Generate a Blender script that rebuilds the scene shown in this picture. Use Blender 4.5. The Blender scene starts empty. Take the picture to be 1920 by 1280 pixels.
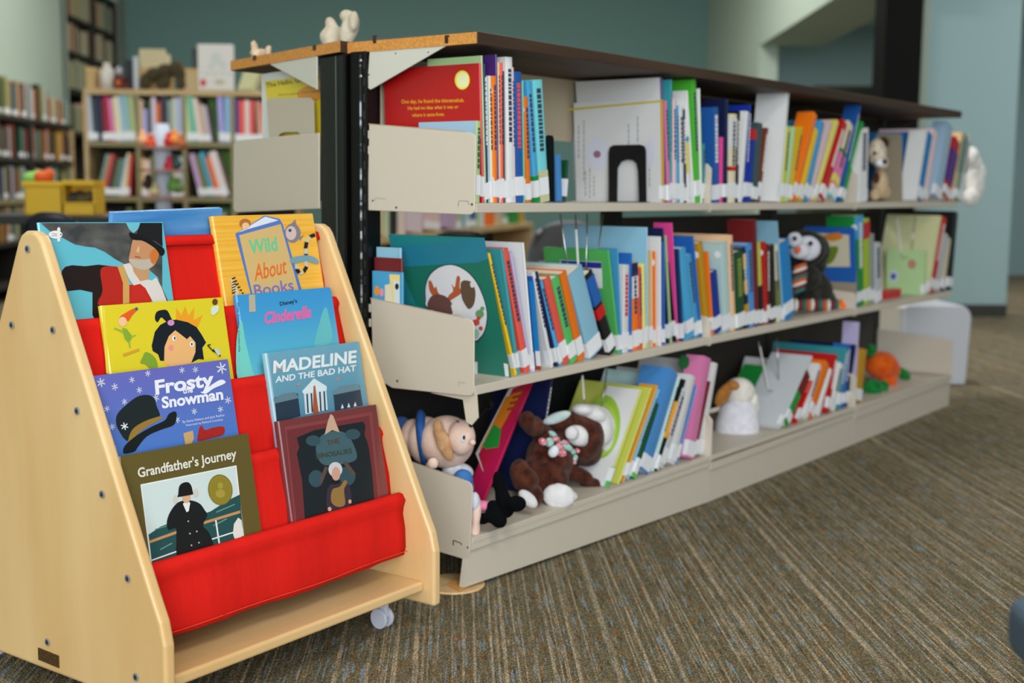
import bpy, bmesh, math, random
from mathutils import Vector, Matrix, Euler
random.seed(7)
C = bpy.context.scene.collection
# ------------------------------------------------------------------ camera
FPX = 2374.48763
CAM = Vector((-1.84352, -1.47544, 0.77497))
YAW, PITCH, ROLL = 0.92582, 0.12117, 0.00916
_f = Vector((math.sin(YAW)*math.cos(PITCH), math.cos(YAW)*math.cos(PITCH), -math.sin(PITCH)))
_r0 = Vector((math.cos(YAW), -math.sin(YAW), 0)); _u0 = _r0.cross(_f)
CR = math.cos(ROLL)*_r0 + math.sin(ROLL)*_u0
CU = -math.sin(ROLL)*_r0 + math.cos(ROLL)*_u0
cd = bpy.data.cameras.new('camera'); cam = bpy.data.objects.new('camera', cd); C.objects.link(cam)
cam.matrix_world = Matrix(((CR.x, CU.x, -_f.x, CAM.x), (CR.y, CU.y, -_f.y, CAM.y), (CR.z, CU.z, -_f.z, CAM.z), (0, 0, 0, 1)))
cd.sensor_width = 36; cd.lens = FPX/1920*36; cd.clip_start = .05
cd.dof.use_dof = True; cd.dof.focus_distance = 1.98; cd.dof.aperture_fstop = 3.4
bpy.context.scene.camera = cam
# ------------------------------------------------------------------ world, light, exposure
w = bpy.data.worlds.new('world'); bpy.context.scene.world = w; w.use_nodes = True
w.node_tree.nodes['Background'].inputs[0].default_value = (.86, .94, 1, 1)
w.node_tree.nodes['Background'].inputs[1].default_value = 1.0
vs = bpy.context.scene.view_settings
vs.view_transform = 'Standard'; vs.look = 'None'; vs.exposure = .12; vs.gamma = 1; vs.use_curve_mapping = False

def ray(px, py): return _f + CR*((px-960)/FPX) - CU*((py-640)/FPX)
def onpl(px, py, P, n):
    d = ray(px, py); n = Vector(n); t = (Vector(P)-CAM).dot(n)/d.dot(n); return CAM + d*t
def atz(px, py, z): return onpl(px, py, (0, 0, z), (0, 0, 1))
def aty(px, py, y): return onpl(px, py, (0, y, 0), (0, 1, 0))
def atx(px, py, x): return onpl(px, py, (x, 0, 0), (1, 0, 0))
def pj(P):
    d = Vector(P)-CAM; z = d.dot(_f); return 960+FPX*d.dot(CR)/z, 640-FPX*d.dot(CU)/z
# room frame: e2 = into the room, e1 = to the right
_v = ray(850, 352); E2 = Vector((_v.x, _v.y, 0)).normalized(); E1 = Vector((E2.y, -E2.x, 0))
def RM(a, d, z=0): return Vector((CAM.x, CAM.y, 0)) + E1*a + E2*d + Vector((0, 0, z))
def atD(px, py, D): return onpl(px, py, RM(0, D), E2)
ROOMYAW = math.atan2(E1.y, E1.x)
def area(name, loc, sx, sy, power, rot, col=(1, .97, .92)):
    l = bpy.data.lights.new(name, 'AREA'); l.shape = 'RECTANGLE'; l.size = sx; l.size_y = sy; l.energy = power; l.color = col
    o = bpy.data.objects.new(name, l); C.objects.link(o); o.location = loc; o.rotation_euler = rot; return o
FILLS = [(-1.4, 1.6, 16), (.9, .0, 44), (-1.6, 5.0, 40), (1.0, 5.0, 40), (-1.6, 8.8, 52), (1.0, 8.8, 56), (4.4, 6.0, 42), (4.4, 2.6, 4),  (-1.8, -2.2, 18), (1.2, -2.4, 44)]  # unseen ceiling lights, added and weighted to set the room's tones
for (a, d, w_) in FILLS:
    area('ceiling_fill', RM(a, d, 3.14), 1.15, .55, w_, (0, 0, ROOMYAW))
area('alcove_fill', RM(4.1, 9.6, 2.2), 1.0, .5, 22, (0, 0, ROOMYAW))  # fill light added to brighten the alcove, no known fixture there
# daylight through the tall windows behind and left of the camera
area('window_daylight', RM(.3, -3.85, 1.65), 3.7, 2.3, 235, (math.radians(90), 0, ROOMYAW), (.88, .95, 1))

# ------------------------------------------------------------------ materials
def lin(c):
    c = c/255.
    return c/12.92 if c <= .04045 else ((c+.055)/1.055)**2.4
def rgb(c): return (lin(c[0]), lin(c[1]), lin(c[2]), 1)
_M = {}
def mat(c, rough=.5, metal=0, name=None, spec=.5, bump=None, noise=None, sheen=0, coat=0):
    key = (tuple(c), rough, metal, spec, str(bump), str(noise), sheen, coat)
    if key in _M: return _M[key]
    m = bpy.data.materials.new(name or 'paint'); m.use_nodes = True; nt = m.node_tree; b = nt.nodes['Principled BSDF']
    b.inputs['Base Color'].default_value = rgb(c); b.inputs['Roughness'].default_value = rough
    b.inputs['Metallic'].default_value = metal; b.inputs['Specular IOR Level'].default_value = spec
    if sheen: b.inputs['Sheen Weight'].default_value = sheen; b.inputs['Sheen Roughness'].default_value = .5
    if coat: b.inputs['Coat Weight'].default_value = coat; b.inputs['Coat Roughness'].default_value = .15
    tc = None
    if bump or noise:
        tc = nt.nodes.new('ShaderNodeTexCoord')
    if bump:   # (scale, strength)
        n = nt.nodes.new('ShaderNodeTexNoise'); n.inputs['Scale'].default_value = bump[0]; n.inputs['Detail'].default_value = 4
        nt.links.new(tc.outputs['Object'], n.inputs['Vector'])
        bp = nt.nodes.new('ShaderNodeBump'); bp.inputs['Strength'].default_value = bump[1]; bp.inputs['Distance'].default_value = bump[2] if len(bump) > 2 else .002
        nt.links.new(n.outputs['Fac'], bp.inputs['Height']); nt.links.new(bp.outputs['Normal'], b.inputs['Normal'])
    if noise:  # (colour2, scale xyz, lo, hi)
        c2, sc, lo, hi = noise
        mp = nt.nodes.new('ShaderNodeMapping'); mp.inputs['Scale'].default_value = sc
        n = nt.nodes.new('ShaderNodeTexNoise'); n.inputs['Scale'].default_value = 1; n.inputs['Detail'].default_value = 5
        r = nt.nodes.new('ShaderNodeValToRGB'); r.color_ramp.elements[0].position = lo; r.color_ramp.elements[1].position = hi
        r.color_ramp.elements[0].color = rgb(c); r.color_ramp.elements[1].color = rgb(c2)
        nt.links.new(tc.outputs['Object'], mp.inputs[0]); nt.links.new(mp.outputs[0], n.inputs['Vector'])
        nt.links.new(n.outputs['Fac'], r.inputs[0]); nt.links.new(r.outputs[0], b.inputs['Base Color'])
    _M[key] = m; return m
def grad(name, stops, axis=2, rough=.3):
    """printed colour gradient over an object's bounding box"""
    m = bpy.data.materials.new(name); m.use_nodes = True; nt = m.node_tree; b = nt.nodes['Principled BSDF']
    tc = nt.nodes.new('ShaderNodeTexCoord'); s = nt.nodes.new('ShaderNodeSeparateXYZ'); r = nt.nodes.new('ShaderNodeValToRGB')
    nt.links.new(tc.outputs['Generated'], s.inputs[0]); nt.links.new(s.outputs[axis], r.inputs[0]); nt.links.new(r.outputs[0], b.inputs['Base Color'])
    e = r.color_ramp.elements
    e[0].position, e[0].color = stops[0][0], rgb(stops[0][1]); e[1].position, e[1].color = stops[-1][0], rgb(stops[-1][1])
    for p, c in stops[1:-1]:
        k = e.new(p); k.color = rgb(c)
    b.inputs['Roughness'].default_value = rough
    return m
WHITE = (232, 230, 226)
PAL = dict(white=(226, 226, 226), cream=(222, 210, 180), paleblue=(165, 195, 220), lightblue=(140, 190, 215), skyblue=(70, 160, 210), blue=(35, 95, 175),
  brightblue=(30, 130, 200), royal=(20, 50, 150), navy=(22, 32, 75), darknavy=(20, 48, 92), cornflower=(75, 140, 205), red=(195, 25, 25), coral=(230, 90, 75), orange=(240, 120, 20),
  yellow=(235, 190, 30), paleyellow=(232, 220, 120), lime=(175, 200, 50), limeyellow=(200, 205, 90), green=(25, 140, 60), brightgreen=(75, 175, 50),
  palegreen=(175, 205, 150), mint=(120, 200, 170), teal=(60, 150, 160), aqua=(115, 205, 215), purple=(85, 45, 130), lavender=(190, 180, 220), pink=(228, 130, 180),
  hotpink=(225, 70, 150), palepink=(235, 205, 210), magenta=(190, 25, 80), maroon=(110, 25, 30), brown=(120, 60, 45), black=(22, 22, 24), tan=(215, 180, 135),
  gold=(205, 150, 30), amber=(235, 165, 50), grey=(150, 152, 155), lightgrey=(195, 200, 205), darkslate=(60, 78, 80), darkgreen=(20, 75, 45), khaki=(200, 200, 155),
  sage=(130, 160, 140), olive=(120, 125, 60), rust=(170, 70, 40), peach=(235, 190, 150), green2=(90, 190, 100), paleaqua=(190, 220, 220), turquoise=(35, 135, 140))
WORD = dict(paleblue='pale blue', lightblue='light blue', skyblue='sky blue', brightblue='bright blue', royal='royal blue', navy='navy', darknavy='dark blue', cornflower='cornflower blue',
  paleyellow='pale yellow', limeyellow='lime yellow', brightgreen='bright green', palegreen='pale green', mint='mint green', hotpink='hot pink', palepink='pale pink', lightgrey='light grey',
  darkslate='dark grey-green', darkgreen='dark green', sage='sage green', green2='leaf green', paleaqua='pale aqua', tan='tan')
def word(c): return WORD.get(c, c)
beige = mat((206, 195, 180), .45, name='beige_enamel', bump=(900, .06, .0005))
beige2 = mat((150, 138, 118), .45, name='taupe_enamel')
blackm = mat((7, 7, 8), .4, 0, 'black_enamel', spec=.3, bump=(60, .25, .001))
chrome = mat((190, 190, 190), .25, 1, 'steel')
page = mat((235, 228, 212), .8, name='paper')
sticker = mat((235, 236, 240), .45, name='white_sticker')
birch = mat((216, 176, 118), .38, name='birch_plywood', noise=((231, 196, 143), (2.5, 9, 1.6), .32, .7), coat=.15)
birchedge = mat((231, 197, 146), .4, name='birch_edge', noise=((214, 172, 118), (40, 60, 3), .4, .7))
chip = mat((196, 128, 52), .75, name='chipboard_edge', noise=((220, 158, 82), (220, 220, 220), .35, .7), bump=(400, .3, .001))
darklam = mat((52, 38, 28), .45, name='dark_laminate')
darktop = mat((56, 40, 30), .55, name='walnut_laminate', noise=((78, 57, 40), (2, 22, 22), .35, .7), spec=.3)
def canvas_mat():
    m = bpy.data.materials.new('red_canvas'); m.use_nodes = True; nt = m.node_tree; b = nt.nodes['Principled BSDF']
    b.inputs['Base Color'].default_value = rgb((216, 30, 22)); b.inputs['Roughness'].default_value = .85; b.inputs['Specular IOR Level'].default_value = .15
    tc = nt.nodes.new('ShaderNodeTexCoord'); mp = nt.nodes.new('ShaderNodeMapping'); mp.inputs['Scale'].default_value = (14, 14, 3)
    n = nt.nodes.new('ShaderNodeTexNoise'); n.inputs['Scale'].default_value = 1; n.inputs['Detail'].default_value = 3
    n2 = nt.nodes.new('ShaderNodeTexNoise'); n2.inputs['Scale'].default_value = 900
    ad = nt.nodes.new('ShaderNodeMath'); ad.operation = 'MULTIPLY_ADD'; ad.inputs[1].default_value = .06
    bp = nt.nodes.new('ShaderNodeBump'); bp.inputs['Strength'].default_value = .55; bp.inputs['Distance'].default_value = .012
    nt.links.new(tc.outputs['Object'], mp.inputs[0]); nt.links.new(mp.outputs[0], n.inputs['Vector']); nt.links.new(tc.outputs['Object'], n2.inputs['Vector'])
    nt.links.new(n2.outputs['Fac'], ad.inputs[0]); nt.links.new(n.outputs['Fac'], ad.inputs[2]); nt.links.new(ad.outputs[0], bp.inputs['Height'])
    nt.links.new(bp.outputs['Normal'], b.inputs['Normal']); return m
redcanvas = canvas_mat()
def plush_mat(name, c, c2=None, dist=.004):
    return mat(c, .95, name=name, bump=(260, .9, dist), noise=((c2 or tuple(min(255, int(k*1.25+6)) for k in c)), (55, 55, 55), .35, .72), sheen=.12, spec=.1)

# ------------------------------------------------------------------ mesh helpers
MW = {}   # world matrix of every parent, kept by hand
class MB:
    def __init__(s): s.v = []; s.f = []; s.m = []
    def add(s, vs, fs, mi=0):
        o = len(s.v); s.v += [Vector(p) for p in vs]; s.f += [[i+o for i in q] for q in fs]; s.m += [mi]*len(fs); return s
    def box(s, a, b, mi=0, M=None):
        x0, y0, z0 = a; x1, y1, z1 = b
        vs = [Vector(p) for p in ((x0, y0, z0), (x1, y0, z0), (x1, y1, z0), (x0, y1, z0), (x0, y0, z1), (x1, y0, z1), (x1, y1, z1), (x0, y1, z1))]
        if M: vs = [M @ p for p in vs]
        return s.add(vs, [(0, 3, 2, 1), (4, 5, 6, 7), (0, 1, 5, 4), (1, 2, 6, 5), (2, 3, 7, 6), (3, 0, 4, 7)], mi)
    def prism(s, poly, ext, mi=0, side=None):
        """poly: world points of one cap; ext: extrusion vector"""
        n = len(poly); e = Vector(ext); P = [Vector(p) for p in poly]
        s.add(P+[p+e for p in P], [list(range(n))[::-1], [i+n for i in range(n)]], mi)
        o = len(s.v)-2*n
        for i in range(n):
            j = (i+1) % n; s.f.append([o+i, o+j, o+n+j, o+n+i]); s.m.append(mi if side is None else side)
        return s
    def tube(s, pts, r, mi=0, seg=8, caps=True):
        pts = [Vector(p) for p in pts]; rr = r if isinstance(r, (list, tuple)) else [r]*len(pts); rings = []
        for i, p in enumerate(pts):
            t = (pts[min(i+1, len(pts)-1)]-pts[max(i-1, 0)]).normalized()
            up = Vector((0, 0, 1)) if abs(t.z) < .9 else Vector((1, 0, 0))
            a = t.cross(up).normalized(); b = t.cross(a)
            rings.append([p+(a*math.cos(k*2*math.pi/seg)+b*math.sin(k*2*math.pi/seg))*rr[i] for k in range(seg)])
        fs = []
        for i in range(len(pts)-1):
            for k in range(seg): fs.append((i*seg+k, i*seg+(k+1) % seg, (i+1)*seg+(k+1) % seg, (i+1)*seg+k))
        if caps: fs += [list(range(seg))[::-1], [(len(pts)-1)*seg+k for k in range(seg)]]
        return s.add([p for q in rings for p in q], fs, mi)
    def ell(s, c, rad, mi=0, R=None, seg=18, rings=12):
        c = Vector(c); vs = [Vector((0, 0, 1))]; fs = []
        for i in range(1, rings):
            t = math.pi*i/rings
            vs += [Vector((math.sin(t)*math.cos(2*math.pi*k/seg), math.sin(t)*math.sin(2*math.pi*k/seg), math.cos(t))) for k in range(seg)]
        vs.append(Vector((0, 0, -1))); L = len(vs)-1
        for k in range(seg):
            fs.append((0, 1+k, 1+(k+1) % seg)); fs.append((L, L-seg+(k+1) % seg, L-seg+k))
            for i in range(rings-2): fs.append((1+i*seg+k, 1+(i+1)*seg+k, 1+(i+1)*seg+(k+1) % seg, 1+i*seg+(k+1) % seg))
        vs = [Vector((p.x*rad[0], p.y*rad[1], p.z*rad[2])) for p in vs]
        if R: vs = [R @ p for p in vs]
        return s.add([p+c for p in vs], fs, mi)
    def build(s, name, mats, parent=None, local=False, smooth=False, bevel=0, seg=2):
        if not isinstance(mats, (list, tuple)): mats = [mats]
        me = bpy.data.meshes.new(name); inv = MW[parent.name].inverted() if (parent is not None and not local) else None
        me.from_pydata([(inv @ p if inv else p)[:] for p in s.v], [], s.f)
        for m in mats: me.materials.append(m)
        for p, k in zip(me.polygons, s.m): p.material_index = k; p.use_smooth = smooth
        me.update()
        bm = bmesh.new(); bm.from_mesh(me)
        if bevel or smooth: bmesh.ops.remove_doubles(bm, verts=bm.verts, dist=1e-6)
        if bevel: bmesh.ops.bevel(bm, geom=[e for e in bm.edges if len(e.link_faces) == 2 and e.calc_face_angle(0) > .5], offset=bevel, segments=seg, affect='EDGES', profile=.5, clamp_overlap=True)
        bmesh.ops.recalc_face_normals(bm, faces=bm.faces); bm.to_mesh(me); bm.free()
        o = bpy.data.objects.new(name, me); C.objects.link(o)
        if parent is not None: o.parent = parent
        MW[o.name] = MW[parent.name] if parent is not None else Matrix.Identity(4)
        if name in PARENTED: o['kind'] = 'stuff'
        return o
PARENTED = {'slot_marks', 'dowel_slot', 'rivet', 'screw_holes', 'slot_row', 'title_lettering', 'printed_marks'}
def thing(name, label, cat, M=None, group=None):
    o = bpy.data.objects.new(name, None); C.objects.link(o); o.empty_display_size = .05
    M = M if isinstance(M, Matrix) else Matrix.Translation(Vector(M or (0, 0, 0)))
    o.matrix_world = M; MW[o.name] = M
    o['label'] = label; o['category'] = cat
    if group: o['group'] = group
    return o
def struct(o): o['kind'] = 'structure'; return o
def smoothpts(pts, k=4):
    n = len(pts); out = []
    for i in range(n):
        p0, p1, p2, p3 = pts[i-1], pts[i], pts[(i+1) % n], pts[(i+2) % n]
        for j in range(k):
            t = j/k
            out.append(tuple(.5*((2*p1[a])+(-p0[a]+p2[a])*t+(2*p0[a]-5*p1[a]+4*p2[a]-p3[a])*t*t+(-p0[a]+3*p1[a]-3*p2[a]+p3[a])*t**3) for a in (0, 1)))
    return out
def circ(cx, cy, rx, ry=None, n=24, a=0):
    ry = ry or rx; ca, sa = math.cos(a), math.sin(a)
    return [(cx+rx*math.cos(2*math.pi*i/n)*ca-ry*math.sin(2*math.pi*i/n)*sa, cy+rx*math.cos(2*math.pi*i/n)*sa+ry*math.sin(2*math.pi*i/n)*ca) for i in range(n)]
def line(p, q, wd):
    dx, dy = q[0]-p[0], q[1]-p[1]; L = math.hypot(dx, dy); nx, ny = -dy/L*wd/2, dx/L*wd/2
    return [(p[0]+nx, p[1]+ny), (q[0]+nx, q[1]+ny), (q[0]-nx, q[1]-ny), (p[0]-nx, p[1]-ny)]
class Art:
    """flat print lying on a cover plane: shapes traced on the plane P,n (n faces the viewer)"""
    def __init__(s, P, n, base=.0003): s.P = Vector(P); s.n = Vector(n).normalized(); s.mb = MB(); s.mats = []; s.k = 0; s.base = base; s.cache = {}
    def mi(s, c, rough=.35):
        m = c if isinstance(c, bpy.types.Material) else mat(c, rough, name='print')
        if m.name not in s.cache: s.cache[m.name] = len(s.mats); s.mats.append(m)
        return s.cache[m.name]
    def off(s): s.k += 1; return s.base + s.k*.00007
    def poly(s, pts, c, sm=False):
        if sm: pts = smoothpts(pts)
        o = s.off(); s.mb.add([onpl(x, y, s.P, s.n)+s.n*o for x, y in pts], [list(range(len(pts)))], s.mi(c)); return s
    def many(s, polys, c):
        o = s.off(); mi = s.mi(c)
        for pts in polys: s.mb.add([onpl(x, y, s.P, s.n)+s.n*o for x, y in pts], [list(range(len(pts)))], mi)
        return s
    def text(s, t, p0, p1, cap, c, lean=None, off=0, arc=0, bold=0):
        cu = bpy.data.curves.new('t', 'FONT'); cu.body = t; cu.size = 1; cu.offset = bold; cu.resolution_u = 3
        ob = bpy.data.objects.new('t', cu); me = bpy.data.meshes.new_from_object(ob)
        xs = [v.co.x for v in me.vertices]; x0, x1 = min(xs), max(xs); H = .69
        dx, dy = p1[0]-p0[0], p1[1]-p0[1]; up = lean or (dy/math.hypot(dx, dy)*1, -abs(dx)/math.hypot(dx, dy))
        o = s.off(); vs = []
        for v in me.vertices:
            u = (v.co.x-x0)/(x1-x0); k = v.co.y/H*cap; a = arc*4*u*(1-u)
            vs.append(onpl(p0[0]+dx*u+up[0]*k, p0[1]+dy*u+up[1]*k-a, s.P, s.n)+s.n*o)
        s.mb.add(vs, [list(p.vertices) for p in me.polygons], s.mi(c))
        bpy.data.objects.remove(ob); bpy.data.curves.remove(cu); bpy.data.meshes.remove(me); return s
    def build(s, name, parent): 
        if s.mb.v:
            o = s.mb.build(name, s.mats, parent)
            return o

# ------------------------------------------------------------------ the room
def carpet_mat():
    m = bpy.data.materials.new('striped_loop_carpet'); m.use_nodes = True; nt = m.node_tree; N = nt.nodes; L = nt.links; b = N['Principled BSDF']
    b.inputs['Roughness'].default_value = .95; b.inputs['Specular IOR Level'].default_value = .1
    tc = N.new('ShaderNodeTexCoord'); rot = N.new('ShaderNodeMapping'); rot.inputs['Rotation'].default_value = (0, 0, -ROOMYAW); L.new(tc.outputs['Object'], rot.inputs[0])
    def noise(scale, detail=2, s=1):
        mp = N.new('ShaderNodeMapping'); mp.inputs['Scale'].default_value = scale; L.new(rot.outputs[0], mp.inputs[0])
        n = N.new('ShaderNodeTexNoise'); n.inputs['Scale'].default_value = s; n.inputs['Detail'].default_value = detail; L.new(mp.outputs[0], n.inputs['Vector']); return n.outputs['Fac']
    def ramp(inp, stops, interp='LINEAR'):
        r = N.new('ShaderNodeValToRGB'); r.color_ramp.interpolation = interp; e = r.color_ramp.elements
        e[0].position, e[0].color = stops[0]; e[1].position, e[1].color = stops[-1]
        for p, c in stops[1:-1]: k = e.new(p); k.color = c
        L.new(inp, r.inputs[0]); return r.outputs[0]
    def mix(f, a, c, bt='MIX'):
        x = N.new('ShaderNodeMix'); x.data_type = 'RGBA'; x.blend_type = bt
        if isinstance(f, float): x.inputs[0].default_value = f
        else: L.new(f, x.inputs[0])
        for sock, v in ((x.inputs[6], a), (x.inputs[7], c)):
            if isinstance(v, tuple): sock.default_value = v
            else: L.new(v, sock)
        return x.outputs[2]
    G = lambda v: (v, v, v, 1)
    base = ramp(noise((150, 14, 1), 2), [(.3, rgb((84, 80, 66))), (.42, rgb((128, 114, 82))), (.5, rgb((114, 114, 98))), (.6, rgb((138, 120, 84))), (.72, rgb((164, 156, 136)))])
    fleck = ramp(noise((170, 26, 1), 1), [(.63, G(0)), (.69, G(1))])
    base = mix(fleck, base, rgb((158, 104, 44)))
    fleck2 = ramp(noise((150, 9, 1.7), 1), [(.6, G(0)), (.66, G(1))])
    base = mix(fleck2, base, rgb((142, 152, 154)))
    # thin pale stripes, spaced unevenly, some of them broken or missing
    sx = N.new('ShaderNodeSeparateXYZ'); L.new(rot.outputs[0], sx.inputs[0])
    jit = noise((9, .05, 1), 2)
    def math_(op, a, b_):
        x = N.new('ShaderNodeMath'); x.operation = op
        for sock, v in ((x.inputs[0], a), (x.inputs[1], b_)):
            if isinstance(v, (int, float)): sock.default_value = v
            else: L.new(v, sock)
        return x.outputs[0]
    ph = math_('ADD', math_('MULTIPLY', sx.outputs[0], 48), math_('MULTIPLY', jit, 7))
    fr = math_('ABSOLUTE', math_('SUBTRACT', math_('FRACT', ph, 0), .5), 0)
    s1 = ramp(fr, [(.07, G(1)), (.12, G(0))])
    ph2 = math_('ADD', math_('MULTIPLY', sx.outputs[0], 31), math_('MULTIPLY', jit, 5)); fr2 = math_('ABSOLUTE', math_('SUBTRACT', math_('FRACT', ph2, 0), .5), 0)
    s2 = ramp(fr2, [(.05, G(.6)), (.11, G(0))])
    keep = ramp(noise((26, .6, 2), 1), [(.38, G(.15)), (.5, G(1))]); brk = ramp(noise((60, 9, 2), 2), [(.36, G(.35)), (.52, G(1))])
    s4 = math_('MULTIPLY', math_('MULTIPLY', math_('MAXIMUM', s1, s2), keep), math_('MULTIPLY', brk, .85))
    base = mix(s4, base, rgb((196, 178, 150)))
    # loops
    mp = N.new('ShaderNodeMapping'); mp.inputs['Scale'].default_value = (340, 260, 1); L.new(rot.outputs[0], mp.inputs[0])
    vo = N.new('ShaderNodeTexVoronoi'); vo.inputs['Scale'].default_value = 1; L.new(mp.outputs[0], vo.inputs['Vector'])
    lp = ramp(vo.outputs['Distance'], [(.08, G(1.75)), (.6, G(.42))])
    base = mix(.8, base, lp, 'MULTIPLY'); L.new(base, b.inputs['Base Color'])
    bp = N.new('ShaderNodeBump'); bp.inputs['Strength'].default_value = .6; bp.inputs['Distance'].default_value = .003; bp.invert = True
    L.new(vo.outputs['Distance'], bp.inputs['Height']); L.new(bp.outputs['Normal'], b.inputs['Normal']); return m
def rbox(mb, a0, a1, d0, d1, z0, z1, mi=0):
    P = [RM(a0, d0, z0), RM(a1, d0, z0), RM(a1, d1, z0), RM(a0, d1, z0)]
    return mb.prism(P, (0, 0, z1-z0), mi)
wallsage = mat((172, 188, 174), .85, name='sage_wall_paint', bump=(250, .08, .001))
wallblue = mat((150, 178, 182), .85, name='blue_wall_paint', bump=(250, .08, .001))
wallteal = mat((104, 138, 134), .85, name='teal_wall_paint', bump=(250, .08, .001))
ceilm = mat((190, 190, 186), .9, name='ceiling_tile')
skirt = mat((50, 50, 44), .6, name='dark_vinyl')
fl = MB(); rbox(fl, -3.3, 7.2, -4.1, 13, -.1, 0); struct(fl.build('floor', carpet_mat()))
m = MB(); rbox(m, -3.3, 7.2, -4.1, 13, 3.2, 3.3); struct(m.build('ceiling', ceilm))
# back wall, left wall with the tall recess for the tall bookcase
m = MB(); rbox(m, -3.12, 2.41, 12.2, 12.4, 0, 3.2); struct(m.build('wall_back', wallteal))
m = MB(); rbox(m, -3.3, -3.12, -4.0, 10.55, 0, 3.2); rbox(m, -3.6, -3.42, 10.55, 12.4, 0, 3.2); rbox(m, -3.6, -3.12, 10.45, 10.6, 0, 3.2); rbox(m, -3.6, -3.05, 12.2, 12.4, 0, 3.2); struct(m.build('wall_left', wallsage))
# right: side wall with a wide opening, alcove behind it, pier with its skirting
m = MB(); rbox(m, 2.41, 2.56, 10.1, 12.4, 0, 3.2)
m.prism([RM(2.41, 7.3, 2.02), RM(2.41, 10.1, 1.9), RM(2.41, 10.1, 3.2), RM(2.41, 7.3, 3.2)], E1*.5)
struct(m.build('wall_right', wallsage))
m = MB(); rbox(m, 2.91, 7.2, 7.3, 12.3, 2.25, 2.35); struct(m.build('ceiling_alcove', wallsage))
m = MB(); rbox(m, 2.56, 7.2, 11.6, 11.8, 0, 3.2); struct(m.build('wall_alcove', wallblue))
P0 = 2.82; P1 = (1910-850)/FPX*7.7
m = MB(); rbox(m, P0, P1, 7.7, 7.95, 0, 3.2); struct(m.build('wall_pier', wallblue))
m = MB(); rbox(m, P0-.004, P1, 7.685, 7.7, 0, .078); struct(m.build('baseboard_pier', skirt))
m = MB(); rbox(m, 2.735, 2.80, 7.5, 7.9, 0, 3.2); struct(m.build('trim_1', mat((150, 165, 152), .6, name='pale_trim')))
m = MB(); rbox(m, 2.50, 2.72, 7.4, 7.6, 0, 3.2); struct(m.build('trim_2', mat((6, 6, 6), .7, name='black_frame', spec=.15)))
m = MB(); rbox(m, 7.0, 7.2, -4, 12.3, 0, 3.2); struct(m.build('wall_far_right', wallblue))
m = MB(); rbox(m, -3.12, 2.41, 12.17, 12.2, 0, .09); struct(m.build('baseboard_back', skirt))
# wall behind the camera: piers around two tall windows
m = MB()
for a0, a1 in ((-3.3, -2.9), (.9, 1.5), (5.3, 7.2)): rbox(m, a0, a1, -4.2, -4.0, 0, 3.2)
rbox(m, -3.3, 7.2, -4.2, -4.0, 0, .45); rbox(m, -3.3, 7.2, -4.2, -4.0, 2.85, 3.2); struct(m.build('wall_front', wallsage))
for i, (a0, a1) in enumerate(((-2.9, .9), (1.5, 5.3))):
    m = MB(); rbox(m, a0, a0+.06, -4.15, -4.05, .45, 2.85); rbox(m, a1-.06, a1, -4.15, -4.05, .45, 2.85); rbox(m, a0, a1, -4.15, -4.05, .45, .51); rbox(m, a0, a1, -4.15, -4.05, 2.79, 2.85)
    rbox(m, (a0+a1)/2-.03, (a0+a1)/2+.03, -4.15, -4.05, .45, 2.85); struct(m.build('window_%d' % (i+1), mat((60, 60, 58), .4, name='window_frame')))
for (a, d, w_) in FILLS:
    m = MB(); rbox(m, a-.62, a+.62, d-.32, d-.29, 3.13, 3.2); rbox(m, a-.62, a+.62, d+.29, d+.32, 3.13, 3.2); rbox(m, a-.62, a-.59, d-.29, d+.29, 3.13, 3.2); rbox(m, a+.59, a+.62, d-.29, d+.29, 3.13, 3.2)
    struct(m.build('trim_fill_frame', mat((225, 225, 220), .5, name='fill_frame')))  # made-up frames around the added ceiling lights
# ------------------------------------------------------------------ the long shelving unit
L = .9144
def lerpn(arr, X):
    t = max(0, min(2.9999, X/L)); i = int(t); return arr[i]+(arr[i+1]-arr[i])*(t-i)
Z3B, Z2B, ZBB = [.7270, .7235, .7210, .7205], [.384, .397, .4015, .3985], [.095, .108, .1085, .106]
Y3, Y2, YB = [0]*4, [0, -.010, -.013, -.005], [.004, -.022, -.025, -.021]
def zs3(X): return lerpn(Z3B, X)+.018
def zs2(X): return lerpn(Z2B, X)+.018
def zsb(X): return lerpn(ZBB, X)+.012
ROWZ = {3: zs3, 2: zs2, 1: zsb}
DP = .266
rangeM = thing('library_shelving', 'long beige metal shelving unit with dark wooden top and black uprights', 'shelving unit', (0, .15, 0))
def slab(X0, X1, zarr, yarr, th, dep, mb, lipd=.0):
    z0, z1 = lerpn(zarr, X0), lerpn(zarr, X1); y0, y1 = lerpn(yarr, X0), lerpn(yarr, X1)
    vs = []
    for (X, z, y) in ((X0, z0, y0), (X1, z1, y1)):
        vs += [(X, y, z), (X, dep, z), (X, dep, z+th), (X, y, z+th)]
    mb.add(vs, [(0, 1, 2, 3), (7, 6, 5, 4), (0, 4, 5, 1), (1, 5, 6, 2), (2, 6, 7, 3), (3, 7, 4, 0)])
G = .0015
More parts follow.
